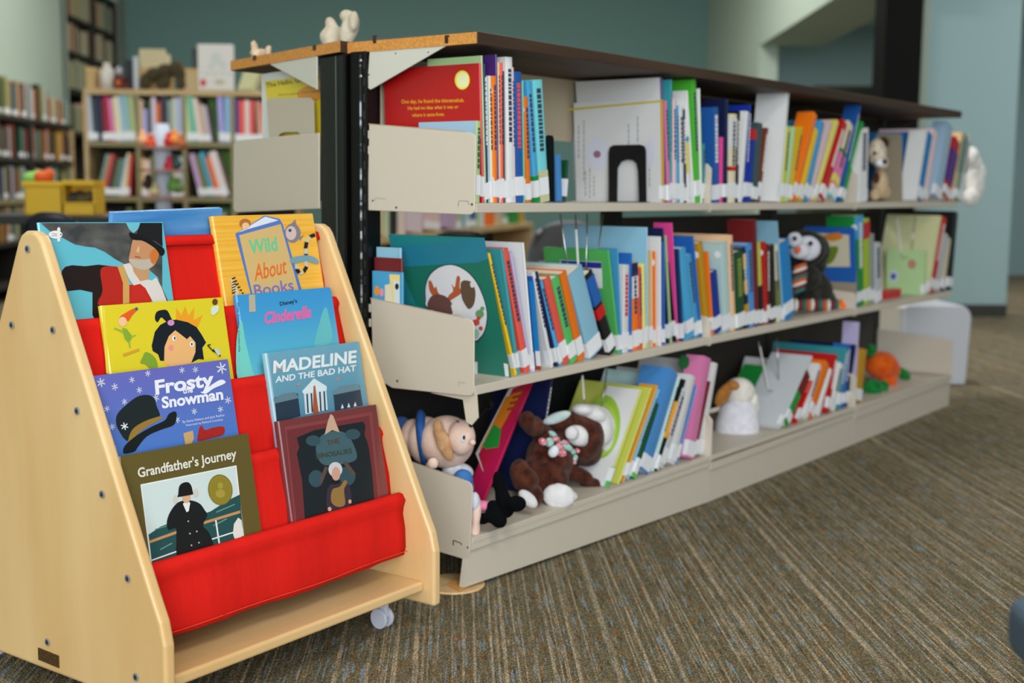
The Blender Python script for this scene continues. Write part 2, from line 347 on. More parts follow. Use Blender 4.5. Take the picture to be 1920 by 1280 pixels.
for k in range(3):
    X0, X1 = k*L+G, (k+1)*L-G
    for nm, Z, Y in (('shelf', Z3B, Y3), ('shelf', Z2B, Y2)):
        m = MB(); slab(X0+.002, X1-.002, Z, Y, .018, DP, m)
        if nm and Z is Z3B and k == 2: m.box((3*L-.002, .02, .7255), (3*L+.11, DP, .7385)); m.box((3*L+.11, .19, .7255), (3*L+.27, DP, .7385))
        m.build('shelf', beige, rangeM, bevel=.0015)
    if k == 0: m = MB(); m.box((.034, .278, .12), (L-.016, .281, .375)); m.build('back_panel', mat((20, 22, 24), .7, name='black_back'), rangeM)
    m = MB(); slab(X0+.002, X1-.002, ZBB, YB, .012, .31, m); m.build('base_shelf', beige, rangeM, bevel=.0015)
    # folded lip under the base shelf and the kick plate below it
    m = MB(); a = lerpn(YB, X0)+.001; b = lerpn(YB, X1)+.001; lo = .083
    m.add([(X0, a, lo), (X0, a+.01, lo), (X0, a+.01, .096+k*.006), (X0, a, .096+k*.006), (X1, b, lo+.012), (X1, b+.01, lo+.012), (X1, b+.01, .107), (X1, b, .107)],
          [(0, 1, 2, 3), (7, 6, 5, 4), (0, 4, 5, 1), (1, 5, 6, 2), (2, 6, 7, 3), (3, 7, 4, 0)])
    m.build('shelf_lip', beige, rangeM)
    ky0 = [.012, -.016, -.019][k]; ky1 = [-.016, -.019, -.014][k]; zk = .011 if k == 0 else .002; x0 = X0-(.014 if k == 0 else 0)
    m = MB(); t0 = .086; t1 = .098
    m.add([(x0, ky0, zk), (x0, ky0+.012, zk), (X0, ky0+.012, t0), (X0, ky0, t0), (X1, ky1, .002), (X1, ky1+.012, .002), (X1, ky1+.012, t1), (X1, ky1, t1)],
          [(0, 1, 2, 3), (7, 6, 5, 4), (0, 4, 5, 1), (1, 5, 6, 2), (2, 6, 7, 3), (3, 7, 4, 0)])
    m.build('kick_plate', beige, rangeM)
# uprights with slots
for k in range(4):
    X = k*L if k else .004
    m = MB(); m.box((X-.012, .268, .005), (X+.03, .312, 1.036)); o = m.build('upright', blackm, rangeM, bevel=.003)
    if k == 0:
        m = MB()
        for i in range(30):
            z = .06+i*.0325; m.box((X-.0125, .2715, z), (X-.0118, .2745, z+.016))
        m.build('slot_row', mat((44, 46, 48), .5, 0, 'slot_grey'), rangeM)
        m = MB(); m.box((X-.0128, .2805, .03), (X-.0119, .2845, 1.03)); m.build('pale_streak', mat((40, 44, 48), .35, 0, 'pale_streak', noise=((196, 204, 212), (3, 3, 46), .5, .6)), rangeM)  # narrow strip down the upright, broken from dark grey to pale
# end plates, traced on the plane of the unit's end
def endplate(px, X, name='end_panel', th=.0025, mm=beige, parent=rangeM, k=3):
    P = [atx(x, y, X) for x, y in px]; m = MB(); m.prism(P, (th, 0, 0)); return m.build(name, mm, parent, bevel=.0008, seg=1)
top_pl = [(692, 233), (874, 247.5), (883, 249), (889, 252), (892, 258), (892, 262), (889.5, 394), (887, 399), (882, 402), (872, 402), (689, 394)]
mid_pl = [(695, 559), (870, 596), (880, 598.5), (886, 603), (889, 611), (888.5, 730), (887, 737), (883, 741), (876, 742), (735, 727), (716, 715), (700, 712)]
bot_pl = [(700, 842), (868, 899), (878, 902.5), (884, 908), (886, 916), (880.5, 1036), (878, 1043), (873, 1047), (866, 1047), (826, 1035), (760, 1012), (712, 1000)]
slotm = mat((30, 28, 26), .7, name='slot_shadow')
for nm, pl, holes in (('upper', top_pl, [(699, 376, 2), (743, 389, 2.2), (885, 383, 2.4), (724, 372, 0), (878, 378, 0)]), ('middle', mid_pl, [(745, 714, 2.4), (866, 719, 0)]), ('lower', bot_pl, [(863, 1021, 0), (877, 1026, 2)])):
    o = endplate(pl, -.0025)
    # flanged top edge and rear hooks
    a = Art((-.0026, 0, 0), (-1, 0, 0), .0002)
    for x, y, r in holes:
        if r: a.poly(circ(x, y, r*.8, r, 10), (25, 24, 22))
        elif nm == 'lower': a.many([line((850, 1013), (850, 1022), 1.8), line((850, 1012.5), (865, 1018), 1.6), line((865, 1018), (865, 1022), 1.5)], (40, 38, 34))
        elif nm == 'middle': a.many([line((860, 716), (861, 724), .8), line((861, 716), (872, 718), .8)], (150, 140, 122))
        elif x < 800: a.many([line((705, 371), (724, 373), .7), line((704, 371), (704, 377), .7)], (150, 140, 122))
        else: a.many([line((862, 376), (878, 377), .8), line((861, 376), (859, 387), .8), line((878, 377), (880, 384), .8)], (120, 112, 98))
    a.build('slot_marks', rangeM)
    p = pl[:2]; m = MB(); m.tube([atx(p[0][0], p[0][1], -.001), atx(p[1][0], p[1][1], -.001)], .0016, seg=6); m.build('rolled_edge', mat((176, 160, 138), .45, name='beige_fold'), rangeM)
    x0 = pl[0][0]; m = MB()
    for q in (.12, .3): 
        y = pl[0][1]+(pl[-1][1]-pl[0][1])*q; c = atx(x0-1, y, -.001); m.box((c.x-.002, c.y-.002, c.z-.008), (c.x+.003, c.y+.006, c.z+.008))
    m.build('hook', beige, rangeM, bevel=.001)
for X in (L, 2*L):   # plates between the sections, seen on edge
    for Z, Y, h in ((Z3B, Y3, .10), (Z2B, Y2, .055), (ZBB, YB, .10)):
        z = lerpn(Z, X); y = lerpn(Y, X)
        m = MB(); m.prism([(X-.004, y+.0005, z-.004), (X-.004, y+.0005, z+h), (X-.004, y+.012, z+h+.012), (X-.004, .26, z+h+.03), (X-.004, .26, z)], (.008, 0, 0)); m.build('divider_plate', beige, rangeM, bevel=.001, seg=1)
# far end: plate of the base shelf
X = 3*L-.004
m = MB(); m.prism([(X, YB[3]+.001, .095), (X, YB[3]+.001, .232), (X, YB[3]+.012, .243), (X, .262, .262), (X, .262, .095)], (.003, 0, 0)); m.build('end_panel', beige, rangeM, bevel=.001, seg=1)
# back sheets of the sections (upper half only, the middle is open)
for k in range(3):
    m = MB(); m.box((k*L+.034, .272, .885 if k == 0 else .76), ((k+1)*L-.016, .276, 1.03)); m.build('back_panel', mat((188, 172, 146), .6, name='beige_back') if k == 0 else mat((30, 26, 22), .7, name='dark_back2'), rangeM)
    if k: m = MB(); m.box((k*L+.034, .272, .13), ((k+1)*L-.016, .276, .70)); m.build('back_panel', mat((52, 46, 40), .7, name='dark_back'), rangeM)
# wooden canopy top
m = MB(); zt0, zt1 = 1.0335, 1.0565
m.prism([(-.001, -.004, zt0), (-.001, .324, zt0), (-.001, .324, zt1), (-.001, -.004, zt1)], (3*L+.012, 0, 0)); m.build('canopy_top', darktop, rangeM, bevel=.001, seg=1)
m = MB(); m.prism([(-.0028, -.003, zt0+.001), (-.0028, .323, zt0+.001), (-.0028, .323, zt1-.0015), (-.0028, -.003, zt1-.0015)], (.0016, 0, 0)); m.build('chipboard_edge', chip, rangeM)
a = Art((-.003, 0, 0), (-1, 0, 0), .0002)
for x in (699, 834): a.poly([(x, 69), (x+6, 69), (x+7, 80), (x+3, 82), (x, 80)], (60, 32, 16)); a.poly([(x, 66), (x+9, 66), (x+9, 69.5), (x, 69.5)], (70, 40, 20))
a.build('dowel_slot', rangeM)
def bracket(px, X, parent=rangeM):
    return endplate(px, X, 'canopy_bracket', .003, mat((205, 204, 192), .5, name='pale_bracket'), parent)
bracket([(693, 91), (838, 85), (824, 93), (700, 165), (694, 168), (688, 164)], -.0015)
a = Art((-.0016, 0, 0), (-1, 0, 0), .0002)
for x, y in ((742, 100), (803, 98), (692, 140)): a.poly(circ(x, y, 1.3, 1.6, 8), (60, 55, 48))
a.build('screw_holes', rangeM)
m = MB(); P = (-.0128, .2745)
for z in (1.017, .987): m.ell((-.0135, .277, z), (.0022, .004, .004), seg=10, rings=6)
m.build('rivet', chrome, rangeM, smooth=True)
for k in (1, 2, 3):
    X = k*L-.003; m = MB(); m.prism([(X, .266, zt0-.002), (X, .14, zt0-.002), (X, .266, zt0-.05)], (.003, 0, 0)); m.build('canopy_bracket', mat((40, 36, 32), .5), rangeM)
m = MB(); m.prism([atx(x, y, .006) for x, y in ((806, 736), (868, 749), (874, 790), (884, 797), (896, 783), (893, 738))], (.003, 0, 0)); m.build('bracket_gusset', mat((214, 204, 184), .5, name='beige_gusset'), rangeM)
# round plywood disc and block that level the corner of the unit
t = thing('levelling_disc', 'round plywood disc on the carpet under the near corner of the shelving', 'wooden disc', atz(850, 1097, 0))
m = MB(); c = atz(850, 1097, 0); n = 40
m.prism([(c.x+.0+.062*math.cos(2*math.pi*i/n), c.y+.062*math.sin(2*math.pi*i/n), .0005) for i in range(n)], (0, 0, .0045)); m.build('disc', birchedge, t, bevel=.0015)
t = thing('levelling_block', 'small orange wood block between the plywood disc and the shelving kick plate', 'wood block', (c.x, c.y, .0052))
m = MB(); q = [atz(838, 1098, .0052), atz(862, 1109, .0052), atz(880, 1099, .0052), atz(858, 1088, .0052)]; m.prism(q, (0, 0, .005)); m.build('block', mat((205, 150, 80), .6, name='pine'), t, bevel=.001)

# ------------------------------------------------------------------ wheeled book display cart
CM = Matrix.Translation((-.5, .19, 0)) @ Matrix.Rotation(math.radians(.97), 4, 'Z')
cart = thing('book_display_cart', 'birch plywood book display cart on casters with red canvas pockets', 'book display', CM)
def cw(x, y, z): # cart coords (y measured like the world at x=-.5) -> world
    return CM @ Vector((x, y-.19, z))
prof = [(-.091, .047), (-.091, .146), (-.083, .178), (-.066, .212), (.160, .690), (.168, .700), (.180, .706)]
prof = prof+[(.38-y, z) for y, z in reversed(prof)]
for sx, nm in ((-.2985, 0), (.2795, 1)):
    m = MB(); m.prism([cw(sx, y, z) for y, z in prof], CM.to_3x3() @ Vector((.019, 0, 0))); o = m.build('side_panel', birch, cart, bevel=.0055, seg=3)
m = MB()
for y, z in ((.194, .68), (.139, .566), (.241, .566), (.088, .454), (.036, .341), (-.016, .229), (.18, .093), (-.028, .089), (.292, .454), (.344, .341), (.396, .229), (.40, .089)):
    c = cw(-.2995, y, z); s = MB(); s.tube([c, c+Vector((-.0012, 0, 0))], .0058, seg=16); s.ell(c+Vector((-.001, 0, 0)), (.0016, .0036, .0036), 1, seg=10, rings=6)
    o = s.build('screw', [mat((168, 172, 178), .35, .55, 'zinc'), mat((50, 52, 56), .4, .3, 'screw_socket')], cart)
s = MB(); s.prism([cw(-.2990, y, z) for y, z in ((.205, .079), (.153, .078), (.153, .059), (.205, .060))], (-.0009, 0, 0)); s.build('name_plate', mat((78, 58, 34), .35, .5, 'bronze_plate', noise=((110, 84, 50), (30, 300, 300), .4, .6)), cart)
m = MB(); A, B = cw(-.2795, -.068, .071), cw(.2795, .448, .089)
m.prism([cw(-.2792, -.068, .071), cw(.2792, -.068, .071), cw(.2792, .448, .071), cw(-.2792, .448, .071)], (0, 0, .018)); m.build('bottom_shelf', birch, cart, bevel=.005, seg=3)
RODS = [(.194, .682), (.142, .566), (.090, .454), (.038, .341), (-.014, .229)]
dark = mat((196, 26, 24), .8, name='red_canvas_seam')
def sling(sgn, up, lo, i):
    f = (lambda y: y) if sgn > 0 else (lambda y: .38-y)
    (yu, zu), (yl, zl) = up, lo; r = .0105
    pr = []
    for a in (200, 150, 100, 50, 10, -30): pr.append((yu+r*math.cos(math.radians(a+0))*-1 if False else yu-r*math.cos(math.radians(a-90+90)), zu+r*math.sin(math.radians(a))))
    back = [(yu+r*.9, zu-.004), (yu+.005, zu+.0095), (yu-.004, zu+.0105), (yu-r, zu+.003), (yu-r*.9, zu-.012), (yu-.012, zu-.024)]
    back += [(yl+.026, zl+.04), (yl+.0215, zl), (yl+.012, zl-.05), (yl+.004, zl-.088), (yl-.003, zl-.100)]
    front = [(yl-.011, zl-.099), (yl-.0150, zl-.085), (yl-.0135, zl-.05), (yl-.0085, zl-.026), (yl-.0075, zl-.013), (yl-r-.0015, zl-.001), (yl-.005, zl+.0095), (yl+.003, zl+.0105), (yl+r*.9, zl+.004), (yl+r*.85, zl-.006), (yl+.004, zl-.0105)]
    P = back+front
    xs = [-.279+.558*k/24 for k in range(25)]
    m = MB(); n = len(P); vs = []
    for k, x in enumerate(xs):
        for j, (y, z) in enumerate(P):
            wv = .0022*math.sin(k*.9+i*2)+.0014*math.sin(k*2.3+i)
            h = 1 if 8 <= j <= 14 else .4 if 5 <= j < 8 else 0
            zz = z+(-.003*math.sin(k/24*math.pi) + .0012*math.sin(k*.55+i))*(1 if 9 <= j <= 12 else 0)
            vs.append(cw(x, f(y)+wv*h*sgn*(.5 if j < 11 else 1), zz))
    m.add(vs, [(k*n+j, k*n+j+1, (k+1)*n+j+1, (k+1)*n+j) for k in range(24) for j in range(n-1)])
    o = m.build('canvas_pocket', redcanvas, cart, smooth=True)
    sd = o.modifiers.new('s', 'SOLIDIFY'); sd.thickness = .0012; sd.offset = 0
    s = MB(); s.tube([cw(x, f(lo[0]-.0165), lo[1]-.091+(-.003*math.sin(k/24*math.pi)+.0012*math.sin(k*.55+i))) for k, x in enumerate(xs)], .0007, seg=5); s.build('hem_seam', mat((235, 70, 40), .7, name='seam_thread'), cart)
for i in range(4):
    sling(1, RODS[i], RODS[i+1], i)
    sling(-1, RODS[i], RODS[i+1], i+5)
for sg in (1, -1):
    for i, (y, z) in enumerate(RODS):
        if sg < 0 and i == 0: continue
        yy = y if sg > 0 else .38-y
        m = MB(); m.tube([cw(-.2792, yy, z), cw(.2792, yy, z)], .0088, seg=14); m.build('rod', mat((196, 26, 24), .7, name='red_dowel'), cart, smooth=False)
casm = mat((205, 208, 222), .3, name='white_nylon')
for x, y in ((-.246, .0), (.246, .0), (-.246, .415), (.246, .415)):
    m = MB(); c = cw(x, y, 0)
    cs = MB(); cs.box((c.x-.004, c.y-.012, .022), (c.x+.004, c.y+.014, .062)); cs.box((c.x-.02, c.y-.02, .064), (c.x+.02, c.y+.02, .0705)); cs.tube([(c.x, c.y-.0, .05), (c.x, c.y, .066)], .008, seg=12)
    ob = cs.build('caster', casm, cart, bevel=.001)
    for dx in (-.0115, .0055):
        wv = MB(); wv.tube([(c.x+dx, c.y, .0185), (c.x+dx+.006, c.y, .0185)], .018, seg=28); wv.build('wheel', casm, ob, bevel=.001)
# ------------------------------------------------------------------ books standing in the cart
LEAN = 11.0
def cartbook(px, y0, z0, label, col, spine=None, th=.010, lean=LEAN, h=None, bottomz=None, softcover=False, roundc=0):
    """px: TL, TR of the front cover; leaning plane through (y0,z0) of the cart"""
    ln = math.radians(lean)
    n = CM.to_3x3() @ Vector((0, -math.cos(ln), math.sin(ln))); P = cw(0, y0, z0)
    TL, TR = onpl(*px[0], P, n), onpl(*px[1], P, n)
    ux = (TR-TL).normalized(); uz = ux.cross(-n).normalized() if ux.cross(-n).z > 0 else -(ux.cross(-n)).normalized()
    W = (TR-TL).length
    if h is None: h = (TL.z-bottomz)/uz.z
    O = TL-uz*h
    M = Matrix(((ux.x, -n.x, uz.x, O.x), (ux.y, -n.y, uz.y, O.y), (ux.z, -n.z, uz.z, O.z), (0, 0, 0, 1)))
    t = thing('picture_book', label, 'book', M)
    cm = col if isinstance(col, bpy.types.Material) else mat(col, .28, name='book_cover', coat=.2)
    sm = cm if spine is None else mat(spine, .3, name='book_spine')
    b = MB(); bt = .0022 if not softcover else .0006
    # front board (front face at y=0), spine, back board
    if roundc:
        r = roundc; pts = [(.006, 0, 0), (W, 0, 0)]+[(W-r+r*math.sin(a), 0, h-r+r*math.cos(a)) for a in [math.pi/2*(1-i/5) for i in range(6)]]+[(.006, 0, h)]
        b.prism(pts, (0, bt, 0)); b.prism([(x, th-bt, z) for x, y, z in pts], (0, bt, 0))
    else:
        b.box((.006, 0, 0), (W, bt, h)); b.box((.006, th-bt, 0), (W, th, h))
    b.build('cover', cm, t, local=True)
    s = MB(); sp = [(.0062, 0), (.003, .0002), (.0008, .0018), (0, th*.5), (.0008, th-.0018), (.003, th-.0002), (.0062, th), (.0062, th-bt), (.004, th-bt), (.002, th*.5), (.004, bt), (.0062, bt)]
    s.prism([(x, y, 0) for x, y in sp], (0, 0, h)); s.build('spine', sm, t, local=True)
    g = MB(); g.box((.003, bt, .003), (W-.003, th-bt, h-.003)); g.build('pages', page, t, local=True)
    return t, Art(P, n)
SK = (214, 168, 130)
# 1 olive book with white serif title
t, a = cartbook([(222, 856), (465, 812)], -.004, .229, 'dark olive picture book with white title, at the lower left of the cart', (98, 84, 36), th=.009, bottomz=.136)
a.poly([(263, 908), (443, 872), (458, 1010), (284, 1070)], (235, 235, 230)).poly([(265, 910), (441, 874.5), (456, 1010), (286, 1068)], (205, 219, 217))
a.poly([(278, 1002), (300, 987), (322, 979), (350, 975), (395, 958), (428, 937), (449, 927), (457, 1010), (286, 1068)], (36, 78, 78))
a.many([line((290, 1012), (320, 1003), 2), line((300, 1030), (322, 1018), 2), (line((400, 985), (425, 972), 2)), line((405, 960), (440, 945), 2), line((290, 992), (318, 984), 1.5)], (110, 150, 145))
a.poly(line((279, 1016), (332, 997), 5), (196, 142, 92)).poly(line((381, 980), (450, 959), 5), (196, 142, 92))
a.many([line((284, 1050), (332, 1033), 2.5), line((395, 1011), (455, 992), 2.5), line((404, 975), (411, 1022), 3)], (225, 232, 228))
a.poly([(436, 1000), (438, 982), (446, 970), (452, 975), (456, 1004), (440, 1012)], (222, 222, 214))
a.poly([(331, 943), (345, 938), (359, 938), (374, 944), (383, 956), (388, 966), (380, 985), (392, 1000), (396, 1030), (336, 1045), (330, 1010), (329, 990), (315, 993), (312, 978), (318, 960)], (24, 24, 26), True)
a.poly([(342, 944), (348, 940), (356, 942), (353, 958), (349, 960)], (230, 230, 226)).poly(circ(348.5, 932, 8, 11), SK)
a.poly([(333, 928), (335, 912), (342, 905), (352, 904), (358, 911), (361, 923), (364, 926), (330, 932)], (20, 20, 20), True)
a.many([circ(328, 936, 5, 8), circ(366, 924, 5, 8)], (206, 200, 190)).many([circ(355, 1000, 1.6), circ(368, 996, 1.6), circ(358, 1022, 1.6), circ(372, 1017, 1.6), circ(352, 977, 1.5)], (180, 180, 175))
a.poly(circ(412, 918, 23, 29, a=-.12), (128, 112, 30)).poly(circ(412, 918, 20.5, 26, a=-.12), (160, 142, 48)).poly(circ(412, 918, 19.5, 25, a=-.12), (142, 126, 40)).many([circ(412, 910, 5, 6), circ(412, 925, 9, 8)], (166, 150, 60))
a.text("Grandfather's Journey", (258, 895), (443, 858), 17, (226, 222, 210), lean=(-.12, -1), bold=.022)
a.build('cover_print', t)
b = MB()
# 2 dark red book
t, a = cartbook([(521, 790), (705, 758)], -.004, .229, 'dark red framed picture book with a white-haired man on it, lower right of the cart', (118, 52, 54), th=.012, bottomz=.136)
a.poly([(533, 800), (697, 772), (713, 935), (552, 982)], (136, 62, 64)).poly([(537, 806), (692, 779), (709, 932), (556, 978)], (112, 46, 50))
a.poly([(556, 820), (590, 806), (613, 802), (640, 797), (680, 790), (685, 797), (683, 815), (689, 830), (692, 845), (697, 880), (702, 940), (572, 985), (566, 900), (556, 850), (561, 838)], (26, 32, 38))
a.poly([(596, 860), (592, 835), (604, 815), (625, 808), (648, 812), (662, 832), (668, 860), (640, 870), (610, 872)], (66, 96, 106), True)
a.many([circ(587, 826, 14, 10), circ(661, 814, 14, 10), circ(592, 897, 14, 16), circ(648, 893, 18, 18)], (52, 80, 90))
a.many([line((600, 905), (612, 875), 7), line((645, 865), (664, 890), 7)], (92, 72, 66))
a.poly([(608, 815), (614, 790), (619, 776), (624, 779), (636, 810), (622, 806)], (202, 168, 142))
a.text('THE', (613, 835), (637, 830), 9, (92, 60, 34), bold=.02).text('DINOSAURS', (592, 860), (660, 849), 9, (60, 66, 44), bold=.02)
a.poly([(612, 955), (612, 920), (622, 906), (640, 903), (655, 912), (657, 945), (640, 955), (620, 962)], (58, 44, 62), True)
a.poly(circ(628, 880, 13, 14), (208, 204, 208)).poly(circ(629, 888, 8, 13), (206, 158, 140)).poly([(620, 902), (638, 899), (636, 906), (624, 908)], (24, 24, 28))
a.poly([(620, 940), (622, 918), (636, 912), (645, 900), (650, 905), (644, 918), (646, 945), (632, 950)], (150, 116, 62), True).many([circ(617, 954, 3.5, 4), circ(655, 940, 3, 4)], SK)
a.build('cover_print', t)
# 3 blue book with snowflakes
t, a = cartbook([(173, 705), (427, 673)], .048, .341, 'violet-blue picture book with white snowflakes and rounded white title, third tier', grad('blue_snow_cover', [(0, (40, 140, 200)), (.35, (62, 128, 205)), (1, (104, 104, 184))]), th=.009, bottomz=.25)
fl = []
for x, y, r in ((189, 717, 9), (215, 725, 7), (277, 700, 6), (247, 712, 6), (261, 731, 6), (341, 694, 6), (366, 693, 6), (415, 690, 11), (292, 746, 7), (233, 753, 6), (200, 766, 6), (210, 800, 6), (213, 840, 6), (364, 771, 6), (413, 767, 6), (427, 750, 7), (332, 787, 6), (197, 822, 5)):
    for k in range(3):
        c_, s_ = math.cos(k*math.pi/3+.3)*r*.9, math.sin(k*math.pi/3+.3)*r
        fl.append(line((x-c_, y-s_), (x+c_, y+s_), r*.2))
        for sg in (1, -1): fl.append(circ(x+sg*c_*.8, y+sg*s_*.8, r*.16, n=6))
    fl.append(circ(x, y, r*.22, n=8))
a.many(fl, (232, 236, 246))
a.poly([(242, 827), (222, 806), (217, 788), (221, 774), (236, 759), (256, 744), (274, 740), (288, 745), (293, 760), (299, 782), (275, 795)], (28, 34, 36), True)
a.poly([(240, 826), (248, 805), (270, 790), (300, 780), (302, 785), (275, 800), (256, 815), (246, 829)], (150, 118, 50), True)
a.poly([(232, 850), (232, 838), (243, 826), (262, 812), (285, 799), (308, 788), (316, 776), (327, 771), (331, 778), (326, 796), (300, 806), (275, 818), (258, 838), (252, 846)], (20, 24, 26), True)
for k in range(3):
    c_, s_ = math.cos(k*math.pi/3+.3)*7, math.sin(k*math.pi/3+.3)*7; a.poly(line((233-c_, 799-s_), (233+c_, 799+s_), 1.8), (232, 236, 246))
a.poly([(343, 812), (361, 807), (363, 822), (358, 832), (347, 834)], (205, 165, 110)).poly([(370, 826), (371, 812), (374, 800), (378, 798), (384, 806), (396, 802), (416, 799), (421, 806), (417, 815), (400, 820), (384, 824)], (170, 36, 30), True)
a.text('Frosty', (291, 739), (401, 722), 25, (236, 236, 246), lean=(-.08, -1), bold=.035).poly([(375, 735), (385, 738), (400, 728), (420, 719), (421, 714), (412, 712), (395, 722), (382, 733)], (236, 236, 246), True)
a.text('the', (342, 738), (361, 735), 11, (230, 230, 244), bold=.03).text('Snowman', (303, 765), (418, 748), 20, (236, 236, 246), lean=(-.08, -1), bold=.035)
a.text('By Steve Nelson and Jack Rollins', (342, 793), (420, 780), 4.5, (225, 230, 245)).text('Illustrated by Richard Cowdrey', (348, 799), (417, 788), 4, (225, 230, 245))
a.build('cover_print', t)
# 4 pale blue book with white brush lettering
t, a = cartbook([(497, 662), (673, 640)], .048, .341, 'grey-blue picture book with white capital title and a columned building', grad('grey_blue_cover', [(0, (40, 60, 80)), (.5, (82, 135, 160)), (1, (112, 166, 190))]), spine=(150, 190, 205), th=.011, bottomz=.25)
a.text('MADELINE', (512, 699), (668, 679), 22, (230, 234, 236), lean=(.03, -1), bold=.03).text('AND THE BAD HAT', (516, 717), (667, 695), 11, (226, 232, 236), lean=(.02, -1), bold=.025)
a.poly([(514, 745), (558, 737), (563, 780), (519, 792)], (40, 56, 74)).poly([(512, 748), (530, 738), (553, 735), (560, 746), (516, 756)], (98, 128, 142))
a.poly([(624, 733), (674, 722), (680, 760), (628, 770)], (44, 58, 76)).poly([(622, 736), (636, 724), (672, 719), (675, 730), (626, 740)], (104, 134, 148))
a.poly([(566, 733), (588, 709), (612, 724), (612, 731), (568, 738)], (214, 228, 234)).poly([(569, 738), (611, 731), (614, 768), (572, 777)], (206, 222, 230))
a.many([line((575+i*8, 738-i*1.2), (577+i*8, 774-i*1.2), 3) for i in range(5) if i != 2], (50, 62, 78)).poly([(586, 776), (587, 724), (590, 722), (597, 774)], (170, 84, 52))
a.many([line((556, 722), (562, 719), 3), line((630, 712), (636, 709), 3)], (214, 130, 120)).many([[(638+i*12, 766-i*2), (641+i*12, 757-i*2), (644+i*12, 765-i*2)] for i in range(3)], (220, 226, 230))
a.build('cover_print', t)
# 5 yellow book with black-haired girl
t, a = cartbook([(188, 573), (417, 557)], .100, .454, 'bright yellow picture book showing a black-haired girl with a small crown', (226, 206, 40), th=.009, bottomz=.362)
a.poly([(190, 574), (196, 573), (204, 700), (199, 700)], (236, 214, 70)).poly([(330, 603), (330, 577), (340, 591), (347, 573), (353, 592), (364, 576), (363, 600), (380, 590), (370, 614)], (240, 160, 34))
a.poly([(284, 648), (290, 622), (300, 609), (315, 601), (330, 599), (352, 604), (368, 613), (377, 626), (386, 642), (379, 652), (382, 674), (372, 673), (358, 680), (300, 676), (296, 664), (286, 658)], (18, 26, 36))
a.poly([(290, 597), (293, 585), (303, 581), (313, 582), (320, 595), (323, 603), (312, 603), (302, 595), (295, 604)], (18, 26, 36), True).poly(circ(320, 605, 6.5, 5.5), (214, 140, 196))
a.poly([(307, 680), (308, 650), (316, 630), (328, 619), (340, 628), (350, 636), (356, 630), (366, 642), (366, 660), (358, 680), (342, 688), (320, 688)], (238, 182, 118))
a.many([circ(326, 634, 3.6, 5), circ(359, 645, 3.6, 5)], (240, 240, 236)).many([circ(327, 634, 1.4, 3), circ(359, 645, 1.5, 2.5)], (20, 24, 30)).poly(circ(320, 652, 5, 6), (240, 150, 130))
a.poly([(222, 606), (224, 594), (234, 587), (246, 580), (256, 577), (258, 580), (248, 590), (240, 602), (234, 598)], (232, 92, 34), True).poly(circ(229, 603, 8, 9), (244, 196, 150)).many([circ(255, 579, 3)], (60, 90, 140))
a.poly([(228, 615), (236, 616), (247, 630), (245, 636), (240, 642), (233, 635)], (132, 170, 52)).many([line((230, 622), (213, 615), 3), line((244, 632), (254, 628), 2), line((241, 640), (243, 652), 2.5)], (150, 180, 70)).poly(line((230, 666), (260, 655), 5), (214, 160, 40))
a.poly([(262, 680), (266, 670), (272, 660), (284, 665), (292, 675), (294, 690), (280, 690), (272, 683)], (128, 162, 48), True)
a.poly([(395, 576), (404, 572), (410, 574), (408, 584), (399, 592), (394, 588)], (216, 226, 206)).poly(circ(402, 566, 5, 6), (110, 60, 36)).many([line((388, 647), (400, 660), 2), line((398, 655), (412, 668), 3), line((388, 647), (394, 646), 2)], (40, 44, 30)).poly([(400, 655), (408, 652), (413, 662), (408, 668)], (200, 208, 190))
a.build('cover_print', t)
# 6 aqua book with pink script title
t, a = cartbook([(442, 553), (620, 538)], .100, .454, 'sky-blue and aqua picture book with pink script title and rounded corners', grad('aqua_cover', [(0, (90, 200, 200)), (.45, (96, 190, 208)), (.8, (70, 160, 212)), (1, (60, 150, 212))]), th=.010, bottomz=.362, roundc=.006)
a.poly([(443, 640), (452, 600), (460, 640), (472, 690), (475, 705), (446, 712)], (118, 208, 196), True).poly([(590, 650), (600, 600), (610, 575), (618, 600), (622, 640)], (104, 190, 196), True)
a.poly([(466, 553), (478, 552), (479, 584), (467, 585)], (186, 176, 156)).text("Disney's", (525, 573), (557, 567), 7, (24, 30, 60), bold=.02)
a.text('Cinderella', (494, 607), (583, 594), 21, (222, 110, 176), lean=(.1, -1), bold=.045).text('Walt Disney Cinderella', (444, 566), (447, 660), 3.4, (40, 70, 110), lean=(1, -.06))
a.build('cover_print', t)
# 7 picture book with a man in a top hat
t, a = cartbook([(70, 417), (305, 416)], .151, .566, 'paperback picture book of a man in a black top hat under a smoky sky', (98, 186, 204), th=.004, bottomz=.475, softcover=True)
a.poly([(76, 418), (304, 418), (304, 540), (316, 566), (306, 560), (296, 520), (280, 506), (262, 500), (240, 499), (215, 485), (196, 472), (178, 464), (160, 462), (140, 458), (118, 446), (96, 436)], mat((58, 60, 62), .35, noise=((104, 102, 98), (26, 26, 40), .35, .75)))
a.poly([(236, 418), (264, 418), (258, 430), (250, 437), (242, 430)], (110, 190, 206)).poly([(116, 507), (122, 500), (135, 497), (160, 499), (184, 496), (210, 499), (228, 504), (226, 572), (178, 600), (173, 590), (173, 548), (150, 543), (122, 546), (112, 530)], (34, 18, 18))
a.poly([(102, 514), (112, 507), (118, 530), (120, 555), (115, 556), (110, 540)], (108, 52, 34)).poly([(188, 506), (205, 499), (228, 504), (240, 533), (268, 533), (282, 566), (188, 574), (192, 545)], (182, 36, 24), True)
a.poly([(220, 500), (231, 497), (242, 530), (242, 568), (230, 570), (230, 530)], (206, 160, 88)).poly([(246, 533), (272, 536), (284, 568), (244, 568)], (196, 40, 30))
